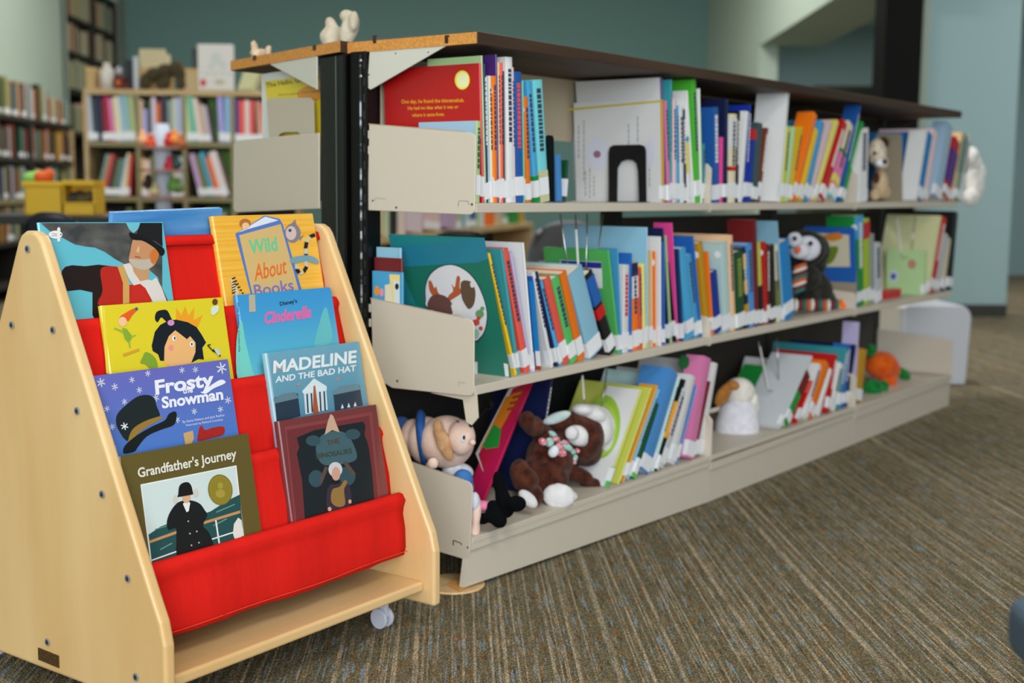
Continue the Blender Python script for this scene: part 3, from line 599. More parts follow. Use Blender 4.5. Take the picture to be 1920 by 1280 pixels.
a.poly([(230, 496), (242, 493), (268, 520), (284, 526), (292, 520), (302, 538), (312, 565), (300, 566), (286, 566), (272, 540), (262, 532), (250, 535), (240, 520)], (218, 212, 206))
a.poly([(246, 494), (260, 505), (280, 500), (278, 524), (262, 527), (250, 510)], (196, 150, 106)).poly([(250, 448), (268, 452), (290, 460), (296, 478), (288, 498), (270, 505), (252, 500), (241, 490), (244, 470)], (198, 142, 100), True)
a.poly([(242, 486), (262, 487), (286, 486), (284, 500), (268, 506), (250, 500)], (190, 178, 164), True).poly([(280, 476), (290, 466), (297, 474), (294, 488), (284, 494)], (206, 116, 50), True).many([line((252, 481), (263, 483), 2)], (150, 80, 60)).poly([(258, 462), (261, 462), (260, 474), (254, 472)], (222, 176, 134))
a.poly([(254, 442), (262, 418), (302, 418), (304, 462), (290, 452)], (24, 24, 28)).poly([(241, 436), (250, 438), (270, 443), (292, 456), (306, 466), (307, 476), (300, 479), (290, 466), (268, 452), (252, 450), (244, 446)], (18, 18, 22), True)
a.poly(circ(103, 440, 13, 7.5), (232, 230, 230)).many([circ(109, 431, 3, 5), circ(109, 449, 3, 4.5)], (232, 230, 230)).many([circ(113, 440, 1.4), line((96, 438), (106, 439), .8), line((96, 442), (106, 442), .8)], (60, 40, 44))
a.build('cover_print', t)
# 8 orange book with a book drawn on it
t, a = cartbook([(397, 405), (586, 400)], .151, .566, 'orange-yellow picture book with a tilted tan book and hand-lettered title drawn on it', mat((240, 172, 46), .3, name='orange_cover', noise=((246, 196, 84), (3, 3, 160), .35, .7)), th=.011, bottomz=.475)
a.poly([(441, 438), (496, 404), (524, 410), (530, 420), (566, 545), (472, 560)], (86, 122, 196)).poly([(446, 436), (497, 406), (522, 413), (470, 428)], (226, 230, 240)).poly([(448, 441), (526, 420), (560, 545), (474, 556)], (216, 182, 118))
a.text('Wild', (468, 476), (521, 469), 26, (110, 200, 150), bold=.03).text('About', (477, 526), (537, 512), 30, (232, 112, 34), lean=(-.02, -1), bold=.012).text('Books', (478, 556), (551, 544), 22, (124, 112, 190), bold=.01)
a.poly(circ(459, 419, 11, 9), (186, 112, 56)).poly(circ(460, 424, 7, 7), (236, 196, 150)).many([circ(548, 437, 15, 18), [(545, 420), (553, 411), (556, 424)], [(560, 445), (570, 440), (562, 452)]], (136, 126, 134)).poly(circ(545, 437, 10, 13), (214, 190, 186)).many([circ(543, 432, 3)], (60, 70, 90))
seg = [(590, 440), (580, 444), (574, 454), (572, 466), (573, 476), (572, 490), (574, 500), (568, 510), (560, 512), (555, 504), (556, 496)]
for i in range(10): a.poly(line(seg[i], seg[i+1], 7), (26, 24, 26) if i % 2 == 0 else (206, 196, 170))
a.poly([(543, 485), (560, 480), (578, 479), (594, 486), (595, 495), (575, 490), (560, 492), (546, 494)], (118, 160, 176), True)
for i in range(6): a.poly(line((432+i*4, 524+i*5), (440+i*3, 520+i*6), 2.4), (24, 22, 24))
a.poly([(430, 522), (434, 524), (446, 548), (444, 556), (434, 545)], (226, 206, 180))
for i in range(5): a.poly(line((433, 530+i*5), (440, 527+i*5), 2), (24, 22, 24))
a.build('cover_print', t)
# 9 blue book on the rear side, showing above the cart
t, a = cartbook([(209, 399), (417, 390)], .226, .566, 'plain blue brush-painted picture book rising behind the top of the cart', mat((66, 138, 206), .3, name='blue_paint_cover', noise=((104, 168, 226), (6, 6, 60), .35, .7)), th=.009, lean=-LEAN, bottomz=.50)
# ------------------------------------------------------------------ books on the long shelving
def Xof(px, y, row):
    a, b = -.2, 3.2
    for _ in range(40):
        mid = (a+b)/2
        if pj((mid, y, ROWZ[row](mid)))[0] < px: a = mid
        else: b = mid
    return (a+b)/2
def Dof(px, X, z):
    a, b = 0., .3
    for _ in range(30):
        mid = (a+b)/2
        if pj((X, mid, z))[0] > px: a = mid
        else: b = mid
    return (a+b)/2
def standing(name, M, th, dep, h, cov, spine=None, lab=None, cat='book', group=None, band=None, dot=False, sticker_h=True, title=None, facecol=None, rnd=None, tall=.0):
    t = thing(name, lab or 'book', cat, M, group)
    cm = mat(cov, .38, name='book_cover'); sm = mat(spine, .4, name='book_spine') if spine else cm
    bt = min(.0022, th*.22)
    b = MB(); b.box((0, .004, 0), (bt, dep, h)); b.box((th-bt, .004, 0), (th, dep, h)); b.build('cover', cm, t, local=True)
    s = MB(); s.prism([(0, .0045, 0), (0, .0015, 0), (th*.22, .0003, 0), (th*.5, 0, 0), (th*.78, .0003, 0), (th, .0015, 0), (th, .0045, 0), (th-bt, .0045, 0), (th*.5, .0028, 0), (bt, .0045, 0)], (0, 0, h)); s.build('spine', sm, t, local=True)
    g = MB(); g.box((bt, .004, .002), (th-bt, dep-.003, h-.0025)); g.build('pages', page, t, local=True)
    e = .0004
    if sticker_h:
        z0 = .004+rnd.random()*.012; z1 = z0+.030+rnd.random()*.008
        s = MB(); s.box((-e, -.0004, z0), (th+e, .0004, z1)); s.box((-e, 0, z0), (0, .007+rnd.random()*.008, z1)); s.build('spine_label', sticker, t, local=True)
    if band:
        for (b0, b1, c) in band:
            s = MB(); s.box((-e*.7, -.0003, h*b0), (th+e*.7, .0004, h*b1)); s.box((-e*.7, 0, h*b0), (0, .01, h*b1)); s.build('spine_band', mat(c, .4, name='print'), t, local=True)
    if title and th > .006:
        s = MB(); z = h*.42
        while z < h*.9:
            l = .004+rnd.random()*.006; s.box((th*.3, -.0006, z), (th*.72, .0002, min(z+l, h*.93))); z += l+.0022
        s.build('title_lettering', mat(title, .4, name='print'), t, local=True)
    if dot:
        s = MB(); s.tube([(-.0006, .010, h*.88), (0, .010, h*.88)], .009, seg=14); s.build('round_sticker', sticker, t, local=True)
    return t
ROWN = {3: 'top', 2: 'middle', 1: 'bottom'}
PLACED = []
def row(r, specs, section=None):
    """spec: (px bottom left, px bottom right, px top left, py top, colour, options)"""
    rnd = random.Random(r*31+int(specs[0][0])); items = []
    for sp in specs:
        x0, x1, xt, yt, col = sp[:5]; o = dict(sp[5]) if len(sp) > 5 else {}
        y = o.get('ys', .016+lerpn(Y2 if r == 2 else YB if r == 1 else Y3, Xof(x0, .02, r))); y += rnd.uniform(-.002, .003)
        X0, X1 = Xof(x0, y, r), Xof(x1, y, r); zs = ROWZ[r](X0)+.0004
        P = aty(xt, yt, y); dz = max(.06, (o['h'] if 'h' in o else P.z-zs)); dx = P.x-X0 if 'h' not in o else o.get('dx', 0)
        ph = math.atan2(dx, dz); th = max(.0028, (X1-X0)*math.cos(ph)*.96)
        items.append(dict(X=X0, th=th, ph=ph, h=dz/math.cos(ph)-(th*math.sin(ph) if ph > 0 else 0), y=y, zs=zs, col=col, o=o, z=P.z))
    for i in range(1, len(items)):
        a, b = items[i-1], items[i]
        if a['o'].get('free') or b['o'].get('free'): continue
        hm = min(a['h']*math.cos(a['ph']), b['h']*math.cos(b['ph']))
        def gap(): return min(b['X']-(a['X']+a['th']/math.cos(a['ph'])), b['X']+hm*math.tan(b['ph'])-(a['X']+hm*math.tan(a['ph'])+a['th']/math.cos(a['ph'])))
        g = gap()
        if g < 0: a['th'] = max(.0034, a['th']+g*math.cos(a['ph'])); g = gap()
        if g < 0: b['X'] += min(.012, -g); g = gap()
        if g < -.0005:   # match the lean of the neighbour
            b['ph'] = a['ph']; b['X'] = max(b['X'], a['X']+a['th']/math.cos(a['ph']))
    for i, it in enumerate(items):
        o = it['o']; ph, th = it['ph'], it['th']
        zb = it['zs']+(th*math.sin(ph) if ph > 0 else 0)
        R_ = Matrix.Rotation(ph, 4, 'Y'); M = Matrix.Translation((it['X'], it['y'], zb)) @ R_
        dep = o.get('d', .19+rnd.random()*.05)
        if 'fx' in o: dep = max(.05, min(.243, Dof(o['fx'], it['X'], it['z'])-it['y']))
        dep = min(dep, .262-it['y'])
        c = PAL[it['col']] if isinstance(it['col'], str) else it['col']; j = rnd.uniform(.92, 1.06); c = tuple(min(255, k*j) for k in c)
        sp = o.get('sp'); sp = PAL[sp] if isinstance(sp, str) else sp
        lum = .3*c[0]+.6*c[1]+.1*c[2] if not sp else .3*sp[0]+.6*sp[1]+.1*sp[2]
        ti = o.get('ti', rnd.random() < .6); ti = ((236, 234, 230) if lum < 120 else (60, 60, 90)) if ti is True else ti
        t = standing('book', M, th, dep, it['h'], c, sp, band=[(p, q, PAL[k]) for p, q, k in o.get('band', [])], dot=o.get('dot', False), sticker_h=o.get('st', True), title=ti, rnd=rnd)
        it['t'] = t; cn = word(it['col']); 
        size = ('thick ' if th > .016 else 'thin ' if th < .007 else '')+('tall ' if it['h'] > .265 else 'small ' if it['h'] < .2 else '')
        prev = word(items[i-1]['col']) if i else None
        lab = o.get('lab') or (size+cn+' picture book '+('leaning ' if abs(ph) > .13 else '')+('right of the %s one' % prev if prev else 'at the left end')+', '+ROWN[r]+' shelf'+(' of the long unit' if i % 3 == 0 else ''))
        t['label'] = lab; t['group'] = o.get('group', 'picture books on the %s shelf of the long unit' % ROWN[r]); PLACED.append((t, i, r))
    return items
T = row(3, [
 (892, 906, 894, 226, 'paleblue', dict(fx=784, sp='palegreen', ti=(70, 90, 60), lab='pale blue board book with green spine beside the upper end plate')),
 (906, 910, 900, 118, 'red', dict(fx=724, sp=(215, 60, 70), lab='large red picture book with yellow sticker and yellow lettering, top shelf')),
 (910.5, 913, 903, 104, 'palegreen', dict(fx=811)),
 (913, 917, 908, 120, 'navy'), (917, 921, 913, 142, 'paleblue'), (921.5, 927, 917, 142, 'cream'), (927, 934, 924, 142, 'orange', dict(dot=True)),
 (934.5, 937, 930, 102, 'purple', dict(fx=905)), (937, 941, 934, 117, 'tan'), (941, 945.5, 939, 117, 'coral'), (946, 950.5, 944, 133, 'black', dict(ti=(236, 190, 60))),
 (951, 964, 947, 106, 'white'), (964, 969, 960, 126, 'palepink'), (969.5, 983, 965, 134, 'blue', dict(ti=(230, 80, 90))), (983.5, 986, 980, 151, 'mint', dict(fx=975)),
 (986.5, 1003, 981, 181, 'orange', dict(dot=True)), (1004, 1013, 988, 152, 'skyblue', dict(band=[(.0, .22, 'green')])), (1013.5, 1031, 1000, 150, 'aqua', dict(band=[(.0, .26, 'khaki')], ti=(50, 60, 80)))])
T2 = row(3, [(1046, 1056, 1043, 290, 'cornflower', dict(ys=.10, d=.14, st=False, ti=False)), (1057, 1062, 1063, 300, 'darkgreen', dict(ys=.10, d=.14, ti=False)),
 (1244, 1249, 1241, 187, 'white', dict(fx=1062, sp='gold', ti=False, lab='big white picture book behind the black arched bookend, top shelf')),
 (1249.5, 1252, 1240, 145, 'white', dict(fx=1095, sp='purple', ti=False, lab='white picture book with purple spine rising above its white neighbour')),
 (1252, 1257, 1245, 189, 'pink'), (1257.5, 1263, 1258, 149, 'teal', dict(fx=1246)), (1263.5, 1270, 1262, 185, 'palepink'), (1270.5, 1276, 1268, 198, 'skyblue'), (1276.5, 1284, 1274, 200, 'white'), (1284.5, 1289, 1281, 205, 'navy'),
 (1289.5, 1301, 1287, 194, 'white', dict(band=[(.3, .62, 'paleyellow'), (.62, .67, 'skyblue')])), (1301.5, 1305, 1288, 170, 'white', dict(fx=1268)), (1306, 1315, 1297, 149, 'brightgreen', dict(fx=1270)), (1315.5, 1317.5, 1311, 166, 'white'),
 (1318, 1322, 1313, 209, 'green'), (1322, 1328, 1317, 270, 'teal')])
T3 = row(3, [(1340, 1350, 1338, 201, 'blue', dict(fx=1322)), (1350.5, 1358, 1352, 257, 'hotpink'), (1358.5, 1365, 1360, 185, 'navy', dict(fx=1322)), (1368, 1379, 1372, 213, 'cream', dict(band=[(.36, .41, 'red'), (.62, .95, 'white')])),
 (1379.5, 1385, 1384, 208, 'black'), (1385.5, 1396, 1399, 207, 'white'), (1396.5, 1400, 1406, 196, 'royal'), (1400.5, 1410, 1411, 241, 'royal', dict(band=[(.86, 1, 'red')])), (1410.5, 1421, 1421, 229, 'darkslate', dict(ti=False)), (1421.5, 1426, 1438, 239, 'brown'),
 (1456, 1464, 1474, 171, 'white', dict(fx=1408, ti=False, lab='large white paper-covered picture book leaning right on the top shelf')), (1465, 1472, 1477, 236, 'limeyellow'), (1472.5, 1479, 1488, 237, 'palegreen'), (1479.5, 1485, 1503, 237, 'yellow'), (1485.5, 1495, 1528, 210, 'orange', dict(fx=1477, ti=False)),
 (1497, 1506, 1530, 240, 'yellow'), (1507, 1516, 1541, 225, 'skyblue'), (1517, 1525, 1558, 225, 'palepink'), (1525.5, 1532, 1571, 225, 'paleyellow'), (1538, 1549, 1585, 225, 'red'), (1556, 1574, 1596, 222, 'cream', dict(band=[(0, .1, 'aqua'), (.1, .2, 'orange'), (.2, .3, 'paleyellow'), (.3, .58, 'pink'), (.58, .63, 'green')])),
 (1574.5, 1577, 1614, 197, 'blue', dict(fx=1580)), (1578, 1584, 1618, 228, 'green')])
T4 = row(3, [(1611, 1627, 1614, 240, 'white'), (1716, 1720, 1737, 244, 'white', dict(fx=1690, ti=False, lab='white picture book right of the taupe bookend, top shelf')), (1721, 1730, 1743, 247, 'brightblue'), (1731, 1740, 1752, 241, 'palepink'),
 (1752, 1766, 1778, 227, 'paleblue', dict(fx=1740)), (1769, 1783, 1794, 255, 'red', dict(band=[(.25, .8, 'purple')])), (1785, 1790, 1805, 247, 'tan'), (1791, 1799, 1811, 249, 'sage'), (1800, 1806, 1817, 252, 'white')])
M1 = row(2, [(952, 956, 906, 447, 'turquoise', dict(fx=742, ti=False, st=False, lab='teal-green picture book with a moose in a white circle, beside the middle end plate', d=.24)),
 (967, 972, 916, 476, 'yellow'), (972, 984, 939, 468, 'teal', dict(ti=False)), (985, 996, 943, 470, 'coral'), (996, 1001, 957, 473, 'lavender'), (1001, 1005, 981, 455, 'white', dict(fx=911, ti=False)),
 (1006, 1031, 975, 527, 'blue', dict(ti=False, band=[(0, .16, 'rust'), (.2, .95, 'brightblue')])), (1032, 1044, 997, 511, 'white'), (1045, 1049, 1006, 511, 'navy'), (1050, 1057, 1012, 529, 'skyblue'), (1058, 1071, 1021, 525, 'coral'), (1072, 1086, 1036, 525, 'green2'),
 (1086.5, 1104, 1051, 515, 'orange'), (1106, 1143, 1066, 518, 'lightblue', dict(ti=False)), (1144, 1160, 1098, 518, 'black', dict(band=[(.62, .95, 'blue'), (.45, .58, 'red')]))])
M2 = row(2, [(1161, 1165, 1140, 469, 'green2', dict(fx=1044, ti=False, lab='leaf-green board book with white picture, behind the leaning books')), (1165.5, 1168, 1158, 466, 'skyblue', dict(fx=1150, ti=False)), (1168, 1180, 1170, 497, 'white', dict(ti=(200, 40, 50))), (1180.5, 1187, 1181, 475, 'blue'),
 (1188, 1199, 1185, 494, 'orange', dict(band=[(.6, .85, 'white'), (.85, 1, 'navy')])), (1200, 1206, 1198, 502, 'coral'), (1207, 1213, 1204, 495, 'paleyellow'), (1214, 1217, 1213, 426, 'lightblue', dict(fx=1062, ti=False)), (1218, 1223, 1209, 472, 'tan', dict(fx=1186)), (1224, 1233, 1213, 474, 'orange', dict(dot=True)),
 (1234, 1240, 1221, 447, 'white'), (1241, 1251, 1223, 460, 'blue'), (1251.5, 1254, 1240, 428, 'navy', dict(fx=1220)), (1254.5, 1264, 1236, 445, 'palegreen'), (1264.5, 1271, 1250, 492, 'black', dict(ti=(236, 200, 80))), (1271.5, 1274, 1260, 418, 'hotpink', dict(fx=1246)),
 (1274.5, 1289, 1251, 476, 'darknavy', dict(ti=False)), (1290, 1304, 1273, 470, 'skyblue', dict(ti=False)), (1304.5, 1314, 1288, 480, 'skyblue'), (1314.5, 1318, 1298, 444, 'blue', dict(fx=1276)), (1325, 1336, 1309, 457, 'gold', dict(dot=True)), (1336.5, 1340, 1326, 473, 'orange'), (1340.5, 1355, 1331, 513, 'royal'),
 (1359, 1372, 1351, 457, 'paleaqua', dict(dot=True)), (1372.5, 1381, 1366, 443, 'peach'), (1383, 1399, 1378, 474, 'darkgreen', dict(ti=(130, 150, 60))), (1399.5, 1406, 1392, 466, 'black', dict(band=[(.1, .3, 'gold'), (.45, .6, 'gold'), (.75, .92, 'gold')])),
 (1407, 1417, 1401, 459, 'cornflower'), (1417.5, 1425, 1412, 413, 'maroon', dict(fx=1375)), (1427, 1433, 1421, 455, 'limeyellow', dict(band=[(.0, .48, 'black')])), (1433.5, 1440, 1431, 455, 'red', dict(dot=True)), (1440.5, 1446, 1439, 458, 'maroon'), (1447, 1457, 1443, 461, 'black'), (1458, 1469, 1452, 461, 'cream', dict(band=[(.2, .55, 'olive')])),
 (1469.5, 1472, 1457, 415, 'lightblue', dict(fx=1419)), (1473, 1491, 1463, 457, 'brightblue', dict(ti=False))])
M3 = row(2, [(1607, 1610, 1601, 428, 'blue', dict(fx=1520, ti=False, lab='blue picture book with a cream picture behind the penguin plush')), (1610.5, 1621, 1608, 406, 'green', dict(band=[(.75, 1, 'skyblue')], dot=True, d=.1)), (1622, 1633, 1620, 413, 'lime', dict(band=[(.78, .97, 'red')], d=.1)), (1634, 1641, 1633, 440, 'grey'), (1642, 1654, 1641, 459, 'lightgrey')])
M4 = row(2, [(1733, 1737, 1735, 470, 'palegreen', dict(fx=1665, ti=False, lab='pale green picture book behind the small red box, middle shelf')), (1739, 1743, 1764, 404, 'khaki', dict(fx=1645, ti=False)), (1744, 1752, 1771, 405, 'red'), (1753, 1762, 1775, 436, 'lightgrey'), (1765, 1776, 1779, 442, 'cream', dict(band=[(0, .16, 'black')])), (1777, 1785, 1790, 396, 'black')])
B0 = row(1, [(902, 908, 999, 714, 'magenta', dict(ys=.12, d=.14, fx=955, st=False, ti=False, free=1, lab='many-coloured picture book leaning far right behind the doll')), (1000, 1005, 1035, 704, 'navy', dict(ys=.10, d=.15, st=False)), ])
B1 = row(1, [(1140, 1154, 1207, 722, 'white', dict(fx=1078, ti=False, sp='limeyellow', lab='white picture book with a green circle, behind the brown plush bear', band=[(0, .2, 'green2')])), (1154, 1157, 1204, 716, 'limeyellow', dict(fx=1027, ti=False, st=False)), (1157.5, 1163, 1211, 757, 'paleblue'), (1164, 1170, 1212, 706, 'amber', dict(fx=1140)), (1171, 1184, 1222, 715, 'lightblue'), (1186, 1199, 1236, 752, 'darkgreen', dict(band=[(0, .22, 'green2')])),
 (1201, 1222, 1262, 690, 'cornflower', dict(fx=1150, ti=False)), (1223, 1229, 1275, 705, 'paleaqua'), (1229.5, 1236, 1285, 710, 'black', dict(band=[(.35, .75, 'amber')])), (1237, 1255, 1284, 725, 'lightgrey'), (1256, 1268, 1298, 702, 'white'), (1269, 1281, 1309, 715, 'cornflower'), (1286, 1302, 1322, 667, 'pink', dict(fx=1270, ti=False)), (1303, 1309, 1333, 712, 'maroon'), (1310, 1319, 1340, 679, 'white', dict(ti=False))])
B2 = row(1, [(1461, 1466, 1524, 668, 'lightgrey', dict(fx=1388, ti=False, lab='large pale grey picture book behind the white lamb plush')), (1471, 1484, 1518, 697, 'green', dict(band=[(.6, 1, 'maroon')])), (1492, 1506, 1529, 704, 'red', dict(band=[(.7, 1, 'coral')])), (1507, 1515, 1538, 682, 'white'), (1516, 1530, 1553, 676, 'orange', dict(fx=1530)),
 (1531, 1549, 1562, 680, 'white'), (1550, 1556, 1567, 664, 'red', dict(fx=1440)), (1557, 1570, 1577, 676, 'white'), (1570.5, 1580, 1588, 649, 'teal'), (1580.5, 1585, 1592, 645, 'blue', dict(fx=1565)), (1586, 1600, 1605, 639, 'navy', dict(fx=1470, ti=False)), (1601, 1604, 1610, 604, 'lavender', dict(fx=1585)), (1604.5, 1616, 1617, 653, 'gold', dict(ti=False))])
def faceart(it):
    M = MW[it['t'].name]; n = (M.to_3x3() @ Vector((-1, 0, 0))).normalized(); return Art(M @ Vector((0, .05, 0)), n)
a = faceart(T[1])
a.poly(circ(867, 150, 14, 18), (240, 220, 60)).poly(circ(868, 150, 11, 14.5), (232, 232, 180))
a.text('One day, he found the thingamabob.', (753, 194), (871, 191), 7, (236, 160, 30), bold=.02).text('He had no idea what it was or', (765, 206), (860, 203), 6.5, (236, 160, 30), bold=.02).text('where it came from.', (773, 219), (834, 217), 6.5, (236, 160, 30), bold=.02)
a.build('cover_print', T[1]['t'])
a = Art(MW[T[0]['t'].name] @ Vector((0, 0, 0)), (0, -1, 0), .0008); a.text('E', (897.5, 268), (902.5, 268), 8, (50, 50, 50)); a.build('spine_letter', T[0]['t'])
a = faceart(T2[2]); rr = random.Random(3)
for (x, y0, y1) in ((1075, 250, 330), (1084, 235, 290), (1094, 225, 335), (1097, 320, 365), (1105, 315, 368), (1113, 330, 362), (1178, 232, 268), (1195, 218, 260), (1222, 270, 300), (1217, 315, 345)):
    y = y0; ps = []
    while y < y1:
        l = 3+rr.random()*7; ps.append([(x, y), (x+2, y), (x+2, y+l), (x, y+l)]); y += l+2
    a.many(ps, (150, 152, 160))
a.poly(circ(1121, 288, 20, 30), (208, 210, 224)).poly(circ(1120, 289, 7, 7), (150, 100, 130)).poly(circ(1220, 285, 8, 26), (206, 206, 222)).many([[(1062, 204), (1243, 187), (1243, 190.5), (1062, 208)]], (200, 180, 40))
a.build('cover_print', T2[2]['t'])
a = faceart(M1[0])
a.poly([(738, 462), (908, 447), (916, 485), (895, 492), (750, 500)], (42, 132, 160)).poly([(750, 500), (895, 492), (916, 485), (960, 712), (888, 712), (860, 600), (780, 570)], (32, 118, 100))
a.poly([(797, 560), (797, 535), (806, 512), (826, 498), (850, 495), (875, 506), (895, 528), (909, 560), (915, 590), (911, 618), (902, 634), (888, 640), (840, 600), (800, 578)], (30, 70, 74), True).poly([(799, 560), (799, 536), (808, 514), (827, 500), (850, 497), (874, 508), (893, 529), (907, 560), (913, 590), (909, 617), (900, 632), (886, 636), (840, 600), (802, 576)], (232, 230, 236), True)
a.poly([(804, 527), (809, 527), (815, 540), (818, 536), (822, 548), (830, 556), (840, 562), (834, 568), (818, 560), (806, 545)], (190, 96, 54), True).poly([(857, 518), (863, 520), (862, 538), (866, 548), (850, 560), (838, 565), (842, 553), (850, 545), (847, 532), (853, 538)], (190, 96, 54), True)
a.poly([(803, 565), (812, 553), (828, 552), (842, 560), (850, 575), (846, 590), (820, 584), (803, 577)], (112, 74, 68), True).poly([(864, 532), (872, 525), (886, 530), (892, 548), (889, 570), (880, 579), (872, 570), (866, 556)], (104, 82, 64), True).poly(circ(886, 533, 4, 6), (230, 226, 220))
a.poly([(846, 572), (858, 562), (868, 572), (866, 590), (850, 588)], (238, 232, 230)).many([circ(900, 588, 8, 8), circ(905, 578, 4)], (110, 160, 110)).many([circ(893, 604, 7, 6), circ(898, 596, 4), circ(902, 615, 4)], (206, 80, 64)).poly(circ(893, 625, 6, 9), (160, 200, 180))
a.many([[(945, 680), (953, 682), (955, 705), (948, 705)], [(890, 677), (896, 678), (896, 702), (890, 702)]], (228, 232, 236))
a.build('cover_print', M1[0]['t'])
XB = []
for i, (c_, h_, d_, lb) in enumerate((('skyblue', .205, .080, 'sky-blue picture book with a yellow frame, left of the teal moose book'), ('maroon', .232, .073, 'dark red book behind the sky-blue book with a yellow frame'), ('lightblue', .252, .064, 'light blue book behind the dark red one, left of the moose book'))):
    M = Matrix.Translation((.0015+i*.0062, .262-d_, zs2(0)+.0004)); XB.append(dict(t=standing('book', M, .0058, d_, h_, PAL[c_], lab=lb, sticker_h=False, rnd=random, group='picture books on the middle shelf of the long unit')))
a = faceart(XB[0]); a.poly([(730, 514), (750, 515), (750, 600), (738, 600)], (236, 212, 140)).poly([(738, 526), (749.5, 527), (749.5, 600), (742, 600)], (208, 224, 234)).poly(circ(744.5, 537, 3.6, 6), (28, 28, 34)).many([circ(707, 545, 5, 9)], (240, 150, 40)).many([circ(716, 548, 4, 8)], (230, 150, 180)).poly([(722, 534), (732, 532), (738, 570), (722, 566)], (226, 216, 190)); a.build('cover_print', XB[0]['t'])
a = faceart(M2[0]); a.poly([(1050, 487), (1128, 491), (1130, 540), (1052, 538)], (226, 230, 232)).poly([(1052, 488), (1128, 492), (1128, 503), (1052, 500)], (42, 50, 140)).poly([(1060, 512), (1080, 508), (1110, 516), (1106, 524), (1066, 520)], (110, 180, 70), True); a.build('cover_print', M2[0]['t'])
a = faceart(B1[0]); a.poly(circ(1130, 800, 33, 60, a=.12), (150, 190, 60)).poly(circ(1128, 805, 27, 50, a=.12), (170, 202, 84)); a.build('cover_print', B1[0]['t'])
a = faceart(B0[0]); a.poly([(892, 850), (955, 728), (1000, 716), (906, 884)], (222, 222, 220)).poly([(897, 852), (962, 728), (1004, 712), (907, 884)], (196, 30, 70)).poly([(898, 845), (948, 745), (982, 728), (930, 820)], (222, 130, 30)).poly([(905, 835), (926, 795), (940, 805), (935, 838), (912, 842)], (40, 150, 60)).many([line((951+i*5, 768-i*11), (972+i*4, 762-i*11), 5) for i in range(4)], (170, 60, 40)); a.build('cover_print', B0[0]['t'])
a = faceart(M3[0]); a.poly([(1526, 436), (1592, 440), (1594, 500), (1530, 500)], (208, 200, 176)).poly([(1545, 442), (1572, 436), (1580, 446), (1560, 452)], (214, 130, 40), True).poly([(1540, 470), (1560, 462), (1572, 465), (1562, 490), (1545, 495)], (110, 130, 40), True); a.build('cover_print', M3[0]['t'])
a = faceart(M4[0]); a.poly(circ(1676, 518, 8, 12), (200, 210, 226)).poly(circ(1675, 518, 5, 6), (60, 90, 160)).poly(circ(1710, 495, 8, 9), (190, 140, 120)); a.build('cover_print', M4[0]['t'])
a = faceart(B1[12]); a.poly([(1272, 680), (1280, 665), (1292, 672), (1290, 688), (1278, 692)], (40, 110, 60), True); a.build('cover_print', B1[12]['t'])
# ------------------------------------------------------------------ bookends, wires, box
def bookend(px, X, label, m_, th=.0012, foot=True):
    P = [atx(x, y, X) for x, y in px]; c = P[-1]; t = thing('bookend', label, 'bookend', (X, c.y, min(p.z for p in P)))
    m = MB(); m.prism(P, (th, 0, 0)); m.build('plate', m_, t)
    if foot:
        z = min(p.z for p in P); m = MB(); ys = [p.y for p in P]; m.box((X, min(ys), z), (X+.06, max(ys), z+.0008)); m.build('foot', m_, t)
bm_ = mat((12, 12, 13), .45, name='black_steel')
xb = T2[2]['X']-.018
bookend([(1141, 378), (1141, 286), (1143, 276), (1150, 272), (1200, 271), (1208, 274), (1211, 282), (1212, 378), (1198, 378), (1196, 320), (1193, 306), (1186, 300), (1175, 299), (1165, 303), (1158, 315), (1157, 378)], xb, 'black arched steel bookend in front of the white book, top shelf', bm_)
bookend([(1023, 378), (1023, 256), (1027, 253), (1036, 254), (1038, 260), (1040, 378)], T[-1]['X']+T[-1]['th']+.012, 'black steel bookend right of the aqua book, top shelf', bm_)
xb = T4[1]['X']-.02
bookend([(1641, 378), (1641, 258), (1645, 250), (1686, 250), (1691, 254), (1692, 378)], xb, 'taupe steel bookend behind the puppy plush, top shelf', beige2)
xb = M3[0]['X']-.016
bookend([(1533, 580), (1531, 508), (1545, 499), (1606, 499), (1606, 572)], xb, 'taupe steel bookend behind the penguin plush, middle shelf', beige2)
m_ = M3[-1]; t = thing('small_box', 'small red box lying on the middle shelf', 'box', (Xof(1668, .05, 2), .06, zs2(2.2))); m = MB(); X = Xof(1660, .05, 2); z = zs2(X)+.0005
m.box((X, .045, z), (X+.13, .075, z+.02)); m.build('carton', mat((190, 36, 34), .5, name='red_card'), t, bevel=.001); m = MB(); m.box((X-.0005, .044, z+.02), (X+.131, .076, z+.0275)); m.build('lid', mat((206, 60, 50), .5), t, bevel=.001)
def wire(pxs, y, label, r=.0016, flat=None):
    pts = [aty(x, yy, y) for x, yy in pxs]; t = thing('wire_book_support', label, 'book support', pts[0])
    m = MB(); m.tube(pts, r, seg=8); m.build('wire', chrome, t, smooth=True); 
    if flat: m = MB(); m.tube([aty(x, yy, y-.003) for x, yy in flat], .0026, seg=6); m.build('flat_leg', mat((222, 222, 218), .35, name='bright_steel'), t)
wire([(1050, 401), (1066, 505), (1069, 520), (1082, 520), (1085, 510), (1079, 401)], .055, 'hanging wire book support left of the pair above the leaning books', flat=[(1080, 430), (1085, 510)])
wire([(1101, 401), (1099, 500), (1102, 522), (1112, 524), (1116, 510), (1131, 401)], .055, 'hanging wire book support right of the pair above the leaning books')
wire([(1092, 702), (1095, 750), (1099, 764), (1124, 768), (1130, 755), (1138, 692)], .06, 'hanging wire book support above the brown bear plush', flat=[(1092, 704), (1095, 748)])
wire([(1422, 640), (1437, 725), (1442, 733), (1455, 733), (1460, 724), (1457, 634)], .06, 'hanging wire book support in front of the large pale grey book', flat=[(1425, 650), (1440, 728)])
